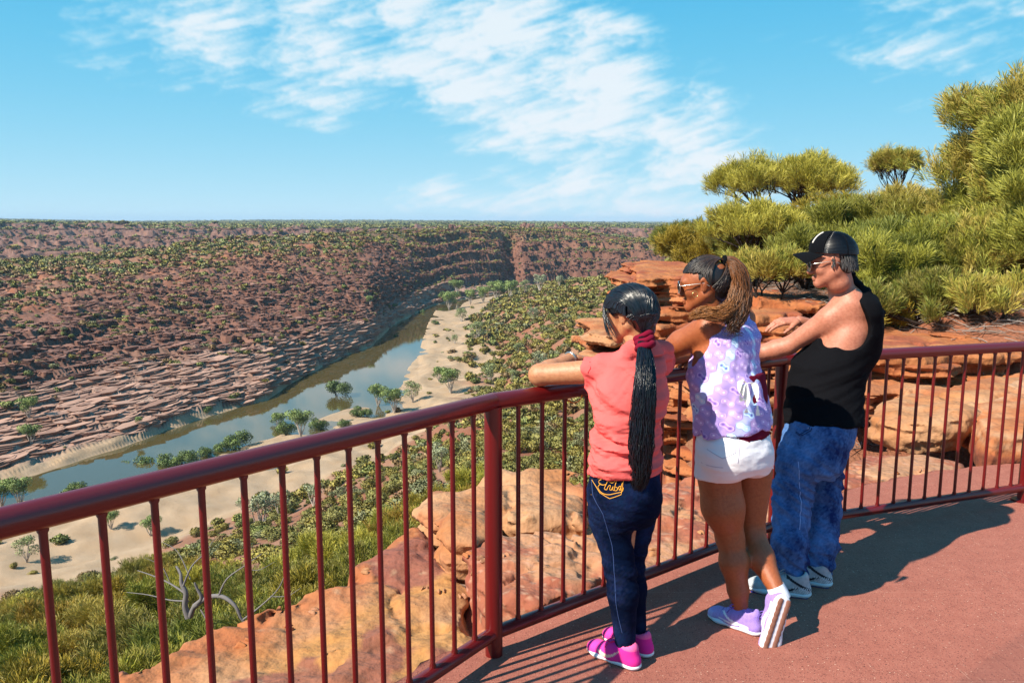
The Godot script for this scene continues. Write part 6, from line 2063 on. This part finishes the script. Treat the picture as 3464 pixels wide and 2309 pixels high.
func dead_tree(m: Material) -> void:
	var foot := lies(Vector3(-3.669, -2.876, -8.600))
	foot.y = Vector3(-3.669, -2.876, -8.600).y
	var t := thing("dead_tree", "grey dead tree with twisted bare branches among the bushes below the railing", "tree", foot)
	var v := [
		[[Vector3(-3.708, -2.865, -8.600), Vector3(-3.739, -2.727, -8.600), Vector3(-3.720, -2.569, -8.600), Vector3(-3.771, -2.463, -8.620), Vector3(-3.787, -2.361, -8.650), Vector3(-3.853, -2.289, -8.700)], 0.055],
		[[Vector3(-3.687, -2.854, -8.600), Vector3(-3.609, -2.702, -8.550), Vector3(-3.504, -2.583, -8.500), Vector3(-3.546, -2.468, -8.500), Vector3(-3.571, -2.395, -8.500)], 0.045],
		[[Vector3(-3.609, -2.702, -8.550), Vector3(-3.434, -2.572, -8.500), Vector3(-3.248, -2.537, -8.450), Vector3(-3.089, -2.626, -8.400), Vector3(-3.020, -2.792, -8.400), Vector3(-2.906, -2.854, -8.400)], 0.045],
		[[Vector3(-3.730, -2.569, -8.600), Vector3(-3.936, -2.501, -8.700), Vector3(-4.178, -2.451, -8.800), Vector3(-4.400, -2.433, -8.900)], 0.018],
		[[Vector3(-3.744, -2.479, -8.600), Vector3(-3.631, -2.244, -8.600), Vector3(-3.474, -2.088, -8.600), Vector3(-3.367, -1.933, -8.600)], 0.016],
		[[Vector3(-3.696, -2.664, -8.600), Vector3(-3.949, -2.703, -8.700), Vector3(-4.244, -2.688, -8.800), Vector3(-4.547, -2.704, -8.900)], 0.014],
		[[Vector3(-3.297, -2.547, -8.450), Vector3(-3.188, -2.331, -8.450), Vector3(-2.986, -2.177, -8.450), Vector3(-2.802, -2.055, -8.500)], 0.016],
		[[Vector3(-3.020, -2.792, -8.400), Vector3(-2.797, -2.616, -8.400), Vector3(-2.594, -2.410, -8.400), Vector3(-2.487, -2.154, -8.400)], 0.016],
		[[Vector3(-3.660, -2.401, -8.600), Vector3(-3.770, -2.236, -8.700), Vector3(-3.904, -2.122, -8.800), Vector3(-4.145, -2.057, -8.900)], 0.010],
		[[Vector3(-3.521, -2.718, -8.500), Vector3(-3.394, -2.875, -8.400), Vector3(-3.411, -2.976, -8.300)], 0.012],
		[[Vector3(-2.695, -2.513, -8.400), Vector3(-2.501, -2.502, -8.400), Vector3(-2.352, -2.410, -8.400)], 0.009],
		[[Vector3(-2.986, -2.177, -8.450), Vector3(-2.843, -2.228, -8.450), Vector3(-2.645, -2.126, -8.450)], 0.008],
		[[Vector3(-3.936, -2.501, -8.700), Vector3(-4.046, -2.312, -8.750), Vector3(-4.264, -2.228, -8.800)], 0.009]]
	for b in v:
		var pts := smooth_curve(b[0], 4)
		var local := []
		var rr := []
		for i in pts.size():
			local.append(pts[i] - foot)
			rr.append(b[1] * 0.72 * (1.0 - 0.7 * i / (pts.size() - 1)))
		part("branch" if b[1] < 0.04 else "trunk", tube(local, rr, 8), m, t)

# ---- the river's trees: four kinds built once, then copied
func tree_kind(called: String, high: float, wide: float, lobes: int, leaves: int, size: float, light: Color, dark: Color, leaf: Material, wood: Material, open: float) -> Node3D:
	var t := Node3D.new()
	t.name = called
	var ls := []
	var ends := []
	for i in lobes:
		var a := TAU * i / lobes + rng.randf_range(-0.4, 0.4)
		var r := wide * 0.5 * rng.randf_range(0.25, 0.75)
		var p := Vector3(cos(a) * r, high * rng.randf_range(open, 0.86), sin(a) * r)
		ls.append([p, wide * rng.randf_range(0.17, 0.27)])
		ends.append(p)
	part("trunk", stems_mesh(Vector3.ZERO, ends, high * 0.024, 0.3), wood, t)
	part("crown", leafage(ls, leaves, size, light, dark, 0.85), leaf, t)
	return t

func river_trees(wood: Material) -> void:
	var leaf := leaf_material("gum_leaf", Color(0.16, 0.22, 0.06))
	var kinds := [
		tree_kind("river_gum", 6.5, 5.6, 9, 3000, 0.23, Color(0.25, 0.33, 0.10), Color(0.10, 0.15, 0.04), leaf, wood, 0.42),
		tree_kind("river_gum", 6.5, 5.2, 7, 1700, 0.23, Color(0.32, 0.37, 0.16), Color(0.16, 0.20, 0.08), leaf, wood, 0.40),
		tree_kind("paperbark_bush", 3.6, 5.4, 9, 3000, 0.22, Color(0.16, 0.23, 0.05), Color(0.045, 0.08, 0.02), leaf, mats.dark_bark, 0.25),
		tree_kind("river_gum", 7.0, 4.6, 6, 1200, 0.22, Color(0.34, 0.38, 0.23), Color(0.19, 0.22, 0.13), leaf, wood, 0.45)]
	# [pixel-free places: side, distance], kind, size
	var rows := [
		[905, 950, 0, 1.05, "bright green gum at the water's edge between the river and the sand"], [948, 925, 1, 0.95, "dull olive gum at the water's edge beside the bright green one"], [868, 935, 0, 0.85, ""], [840, 958, 2, 0.6, ""],
		[1035, 905, 0, 1.05, "tall bright gum standing on the open sand beside the river"], [1010, 880, 0, 0.7, ""], [1125, 882, 1, 0.95, ""], [1180, 885, 1, 0.7, ""], [1095, 785, 1, 1.1, ""], [1060, 740, 1, 0.95, ""], [1045, 790, 1, 0.55, ""],
		[1032, 712, 0, 1.3, ""], [1080, 700, 0, 1.15, ""], [1110, 696, 0, 1.2, ""], [1140, 692, 0, 1.35, ""], [1172, 686, 0, 1.2, ""], [1205, 676, 1, 1.0, ""], [1240, 668, 3, 1.2, ""], [1285, 660, 3, 0.9, ""], [1050, 676, 0, 1.1, ""], [1020, 690, 2, 1.1, ""], [1160, 672, 2, 1.2, ""],
		[690, 1003, 0, 0.95, ""], [730, 990, 2, 0.75, ""], [655, 1000, 2, 0.9, ""], [640, 985, 0, 0.6, ""], [820, 958, 2, 0.6, ""], [790, 985, 2, 0.5, ""], [545, 1030, 2, 0.95, ""], [510, 1040, 2, 0.6, ""], [425, 1070, 2, 0.85, ""], [385, 1078, 2, 0.8, ""], [330, 1088, 2, 0.9, ""], [290, 1095, 2, 0.7, ""], [470, 1052, 2, 0.6, ""], [172, 1142, 2, 0.65, ""], [45, 1168, 0, 0.75, ""], [2, 1172, 0, 0.8, ""], [-40, 1170, 0, 0.9, ""],
		[60, 1292, 1, 0.55, "small sparse gum with a dark leaning trunk on the sand"], [345, 1238, 0, 0.5, "little green gum on the sand behind the railing bars"], [255, 1222, 0, 0.5, ""], [600, 1215, 3, 0.75, ""], [645, 1190, 3, 0.65, ""], [720, 1165, 3, 0.6, ""], [1240, 865, 3, 0.95, "pale grey-green gum with a white trunk on the right hillside"], [1225, 735, 3, 0.9, ""], [1010, 1085, 3, 0.5, ""], [560, 1180, 3, 0.5, ""],
		[66, 962, 0, 0.75, "small lone gum on the rock shelf across the river"], [70, 1022, 0, 0.65, "small lone gum above the beach across the river"], [320, 982, 0, 0.35, ""], [530, 925, 2, 0.4, ""], [475, 948, 2, 0.35, ""], [640, 858, 0, 0.3, ""], [850, 700, 0, 0.5, ""], [905, 712, 0, 0.4, ""], [1190, 815, 1, 0.6, ""], [1000, 745, 2, 0.5, ""], [970, 720, 2, 0.4, ""], [1120, 735, 2, 0.5, ""]]
	# what tells trees of one kind apart is where they stand in their row
	var row_of := {}
	for r in rows:
		if r[4]: continue
		var key := "%d%s" % [r[2], "far" if r[1] < 725 else ("over" if (r[0] < 660 and r[1] < 990) or (r[0] > 800 and r[0] < 920 and r[1] < 800) else ("river" if r[1] < 1180 else "near"))]
		if not row_of.has(key): row_of[key] = []
		row_of[key].append(r)
	var ordinal := ["leftmost", "second from the left", "third from the left", "fourth from the left", "fifth from the left", "sixth from the left", "seventh from the left", "eighth from the left", "ninth from the left", "tenth from the left", "eleventh from the left", "twelfth from the left", "thirteenth from the left", "fourteenth from the left", "fifteenth from the left", "sixteenth from the left", "seventeenth from the left", "rightmost"]
	for key: String in row_of:
		var list: Array = row_of[key]
		list.sort_custom(func(p, q): return p[0] < q[0])
		var place: String = {"far": "at the river's far bend", "over": "on the rock across the river", "river": "along the near river bank", "near": "on the sand behind the railing bars"}[key.substr(1)]
		var sort: String = ["green gum", "pale green gum", "low dark green bush", "sparse grey-green gum"][int(key[0])]
		for i in list.size():
			list[i].append("%s %s, %s" % [sort, place, ordinal[mini(i, 17)]] if list.size() > 1 else "lone %s %s" % [sort, place])
	for r in rows:
		var p := river_place(r[0], r[1])
		var o: Node3D = kinds[r[2]].duplicate()
		o.name = numbered(String(kinds[r[2]].name))
		add_child(o)
		o.position = p
		o.rotation.y = rng.randf() * TAU
		var s: float = r[3] * rng.randf_range(0.92, 1.08) * (0.8 if r[1] > 720 else 1.0)
		o.scale = Vector3(s * rng.randf_range(0.9, 1.15), s, s * rng.randf_range(0.9, 1.15))
		var own: String = r[4]
		var say: String = own if own else r[5]
		tag(o, say, "tree" if r[2] != 2 else "bush", "" if own else ["green gums along the river", "pale gums on the sand", "dark bushes along the river", "sparse grey gums"][r[2]])
	for k in kinds: k.free()
	# the bush standing in the water
	var isle := thing("island_bush", "round dark green bush standing alone in the river water", "bush", Vector3(-36.516, -34.400, -163.185))
	var ls := []
	for i in 7: ls.append([Vector3(rng.randf_range(-2.0, 2.0), rng.randf_range(1.0, 2.0), rng.randf_range(-1.6, 1.6)), rng.randf_range(1.0, 1.5)])
	part("stems", stems_mesh(Vector3(0, -0.8, 0), [ls[0][0], ls[1][0], ls[2][0], ls[3][0]], 0.12), mats.dark_bark, isle)
	part("crown", leafage(ls, 4000, 0.2, Color(0.13, 0.19, 0.05), Color(0.05, 0.085, 0.025)), leaf, isle)

# Where a tree at that bearing and dip stands on the ground: the first ground along the line of sight.
func river_place(u: float, v: float) -> Vector3:
	var slope := tan(0.14888 + atan((v - 784.0) / 1840.0))
	var d := 60.0
	while d < 700.0:
		var side := (u - 1176.0) / 1840.0 * (0.989 * d + slope * d * 0.148)
		var h := ground_at(side, d).x
		if h > EYE - slope * d:
			return Vector3(side, h - 0.1, -d)
		d += 0.8
	return Vector3(0, -30, -300)

# ---------------------------------------------------------------- shrubs and broken rock over the far slopes
func build_scatter() -> void:
	var leaf := leaf_material("shrub_leaf", Color(0.10, 0.10, 0.02))
	var tints := [[Color(0.33, 0.28, 0.055), Color(0.15, 0.13, 0.028)], [Color(0.26, 0.24, 0.06), Color(0.115, 0.12, 0.03)], [Color(0.28, 0.18, 0.075), Color(0.15, 0.105, 0.04)], [Color(0.24, 0.27, 0.07), Color(0.10, 0.125, 0.03)], [Color(0.24, 0.25, 0.12), Color(0.12, 0.13, 0.06)]]
	var meshes := []
	var coarse := []
	var close := []
	for k in 10:
		var ls := []
		for i in 6:
			var a := rng.randf() * TAU
			var r := rng.randf() * 0.55
			ls.append([Vector3(cos(a) * r, rng.randf_range(0.32, 0.6), sin(a) * r), rng.randf_range(0.34, 0.5)])
		meshes.append(leafage(ls, 620, 0.17, tints[k % 5][0], tints[k % 5][1], 0.72))
		close.append(leafage(ls, 1900, 0.085, tints[k % 5][0], tints[k % 5][1], 0.72))
		coarse.append(leafage(ls, 120, 0.36, tints[k % 5][0], tints[k % 5][1], 0.72))
	# places: thick on the right-hand hill and the ridge, thin on rubble, almost none on sand
	var spots := []
	var taken := {}
	for i in 90000:
		var d := sqrt(rng.randf()) * 560.0 if i < 78000 else rng.randf_range(560.0, 860.0)
		var a := rng.randf_range(-0.68, 0.24)
		if d < 24.0: continue
		var x := a * d
		var g := ground_at(x, d)
		var u := g.y
		var keep := 0.0
		var n := soft.get_noise_2d(x * 0.03, d * 0.03)
		if u < 8.6:
			if a > -0.06 and g.x > -32.6: keep = 0.85 + n
			elif g.x > -31.0: keep = 0.5 + n * 0.8
			elif d > 60.0: keep = 0.012 + 0.05 * smoothstep(0.1, 0.5, n)
			if u > 5.8 and g.x < -33.6: keep = 0.0
		elif u < 9.8: keep = 0.02
		elif u < 12.0: keep = 0.22 + n * 0.6
		elif u < 12.6: keep = 0.26 + n * 0.6
		elif u < 14.3: keep = 0.62 + n * 0.7
		elif u > 14.8 and u < 16.0: keep = 0.10 + n * 0.3
		if rng.randf() > keep: continue
		var cell := Vector2i(int(floor(x / 2.1)), int(floor(d / 2.1)))
		if taken.has(cell) and rng.randf() < 0.6: continue
		taken[cell] = true
		var s := lerpf(0.35, 1.55, pow(rng.randf(), 1.5)) * (1.15 if u > 12.0 or (u < 8.6 and a > -0.06) else 0.85)
		if d < 70.0: s = rng.randf_range(0.8, 1.35)
		if d > 560.0: s *= 1.7
		spots.append([s / d, Vector3(x, g.x - 0.1, -d), s, u, a])
	spots.sort_custom(func(p, q): return p[0] > q[0])
	var lists := []
	for k in 30: lists.append([])
	for i in spots.size():
		var s: Array = spots[i]
		var pick := rng.randi() % 10
		if s[3] > 9.0 and s[3] < 12.2 and rng.randf() < 0.6: pick = [2, 7, 3, 1][rng.randi() % 4]
		elif s[3] < 8.6 and rng.randf() < 0.55: pick = [0, 5, 1, 6][rng.randi() % 4]
		var b := Basis(Vector3.UP, rng.randf() * TAU).scaled(Vector3(s[2] * rng.randf_range(0.9, 1.4), s[2] * rng.randf_range(0.75, 1.15), s[2] * rng.randf_range(0.9, 1.4)))
		if i < 290:
			var o := part("shrub", close[pick] if s[1].z > -75.0 else meshes[pick], leaf)
			o.transform = Transform3D(b, s[1])
			tag(o, "rounded olive shrub on the bushy hillside beyond the railing", "shrub", "shrubs on the near hillside")
		else:
			lists[pick + (0 if s[1].z > -80.0 else (10 if s[1].z > -210.0 else 20))].append(Transform3D(b, s[1]))
	var holder := Node3D.new()
	holder.name = "shrubbery"
	add_child(holder)
	tag(holder, "olive scrub dotted over the far slopes and the plateau edge", "scrub", "", "stuff")
	for k in 30:
		if lists[k].size(): copies("scrub_clump", (close if k < 10 else (meshes if k < 20 else coarse))[k % 10], leaf, lists[k], [], holder)
	# the flat scrub of the plateau, thinning to the horizon
	var far := []
	for k in 3: far.append([])
	for i in 9000:
		var d := 620.0 * pow(9.0, rng.randf())
		var a := rng.randf_range(-0.72, 0.5)
		var g := ground_at(a * d, d)
		if g.y < 15.9: continue
		var s := rng.randf_range(2.0, 4.5) * (1.0 + d / 2500.0)
		far[i % 3].append(Transform3D(Basis(Vector3.UP, rng.randf() * TAU).scaled(Vector3(s * 1.6, s * 0.6, s * 1.6)), Vector3(a * d, g.x - 0.4, -d)))
	var wide := Node3D.new()
	wide.name = "plateau_vegetation"
	add_child(wide)
	tag(wide, "dark low bush covering the far plateau up to the horizon", "bushland", "", "stuff")
	for k in 3:
		copies("bush_clump", coarse[[3, 1, 6][k]], leaf, far[k], [], wide)
	# broken beds of rock
	var blocks := []
	for k in 6:
		blocks.append(block_mesh())
	var stones := []
	var hues := []
	for k in 6:
		stones.append([])
		hues.append([])
	for i in 190000:
		var d := 76.0 + pow(rng.randf(), 0.62) * 470.0 if i < 165000 else rng.randf_range(540.0, 840.0)
		var a := rng.randf_range(-0.70, 0.26)
		var x := a * d
		var col := column_at(a)
		var p := profile(col, d)
		var u := p.y
		if u < (8.95 if a < -0.36 else 8.2) or (u > 13.0 and u < 14.9) or u > 16.0: continue
		var n := soft.get_noise_2d(x * 0.04 + 11.0, d * 0.04)
		var keep := 0.55
		var s := rng.randf_range(0.25, 0.95)
		var c := Color(0.10, 0.045, 0.03).lerp(Color(0.27, 0.145, 0.10), rng.randf())
		if u < 10.0:
			keep = 1.0
			s = rng.randf_range(0.3, 1.1)
			c = Color(0.17, 0.098, 0.073).lerp(Color(0.37, 0.235, 0.175), pow(rng.randf(), 0.8))
		elif u < 11.4:
			keep = 0.75
			c = Color(0.09, 0.042, 0.03).lerp(Color(0.24, 0.125, 0.09), pow(rng.randf(), 1.3))
		elif u < 12.4: keep = 0.42 + n
		elif u < 13.1: keep = 0.10 + n * 0.3
		else:
			keep = 0.12
			s = rng.randf_range(1.0, 2.6)
			c = Color(0.12, 0.055, 0.04).lerp(Color(0.26, 0.14, 0.10), rng.randf())
		if a > -0.12: keep = maxf(keep, 0.7)
		if rng.randf() < 0.04: s *= 1.5
		c = Color(c.r * 1.12, c.g * 1.03, c.b)
		if rng.randf() > keep: continue
		var h := relief(x, d, p)
		var k := rng.randi() % 6
		var b := Basis(Vector3.UP, rng.randf_range(-0.16, 0.16) + 1.15 if u < 10.2 else rng.randf() * TAU) * Basis(Vector3.RIGHT, rng.randf_range(-0.10, 0.16)) * Basis(Vector3.BACK, rng.randf_range(-0.12, 0.12))
		if u < 10.2:
			b = b.scaled_local(Vector3(s * rng.randf_range(1.4, 4.2), s * rng.randf_range(0.22, 0.55), s * rng.randf_range(0.5, 1.1)))
		else:
			b = b.scaled_local(Vector3(s * rng.randf_range(0.7, 1.9), s * rng.randf_range(0.35, 1.0), s * rng.randf_range(0.6, 1.2)))
		stones[k].append(Transform3D(b, Vector3(x, h + s * (rng.randf_range(-0.14, 0.06) if u < 10.2 else rng.randf_range(-0.02, 0.22)), -d)))
		hues[k].append(c)
	var rub := Node3D.new()
	rub.name = "rock_rubble"
	add_child(rub)
	tag(rub, "broken beds of reddish rock stepping up the far side of the gorge", "rock", "", "stuff")
	for k in 6:
		copies("broken_slab", blocks[k], mats.block, stones[k], hues[k], rub)

# A flat angular block with a chipped outline.
func block_mesh() -> ArrayMesh:
	var n := 7
	var top := []
	var low := []
	for i in n:
		var a := TAU * i / n + rng.randf_range(-0.25, 0.25)
		var r := rng.randf_range(0.72, 1.05)
		top.append(Vector3(cos(a) * r, 0.5 + rng.randf_range(-0.12, 0.08), sin(a) * r))
		var under := rng.randf_range(0.45, 0.85)
		low.append(Vector3(cos(a) * r * under, -0.8, sin(a) * r * under))
	var st := SurfaceTool.new()
	st.begin(Mesh.PRIMITIVE_TRIANGLES)
	st.set_smooth_group(-1)
	for i in n:
		var k := (i + 1) % n
		for v in [Vector3(0, 0.52, 0), top[i], top[k], top[i], low[i], top[k], top[k], low[i], low[k]]:
			st.set_color(Color.WHITE)
			st.add_vertex(v)
	st.generate_normals()
	return st.commit()
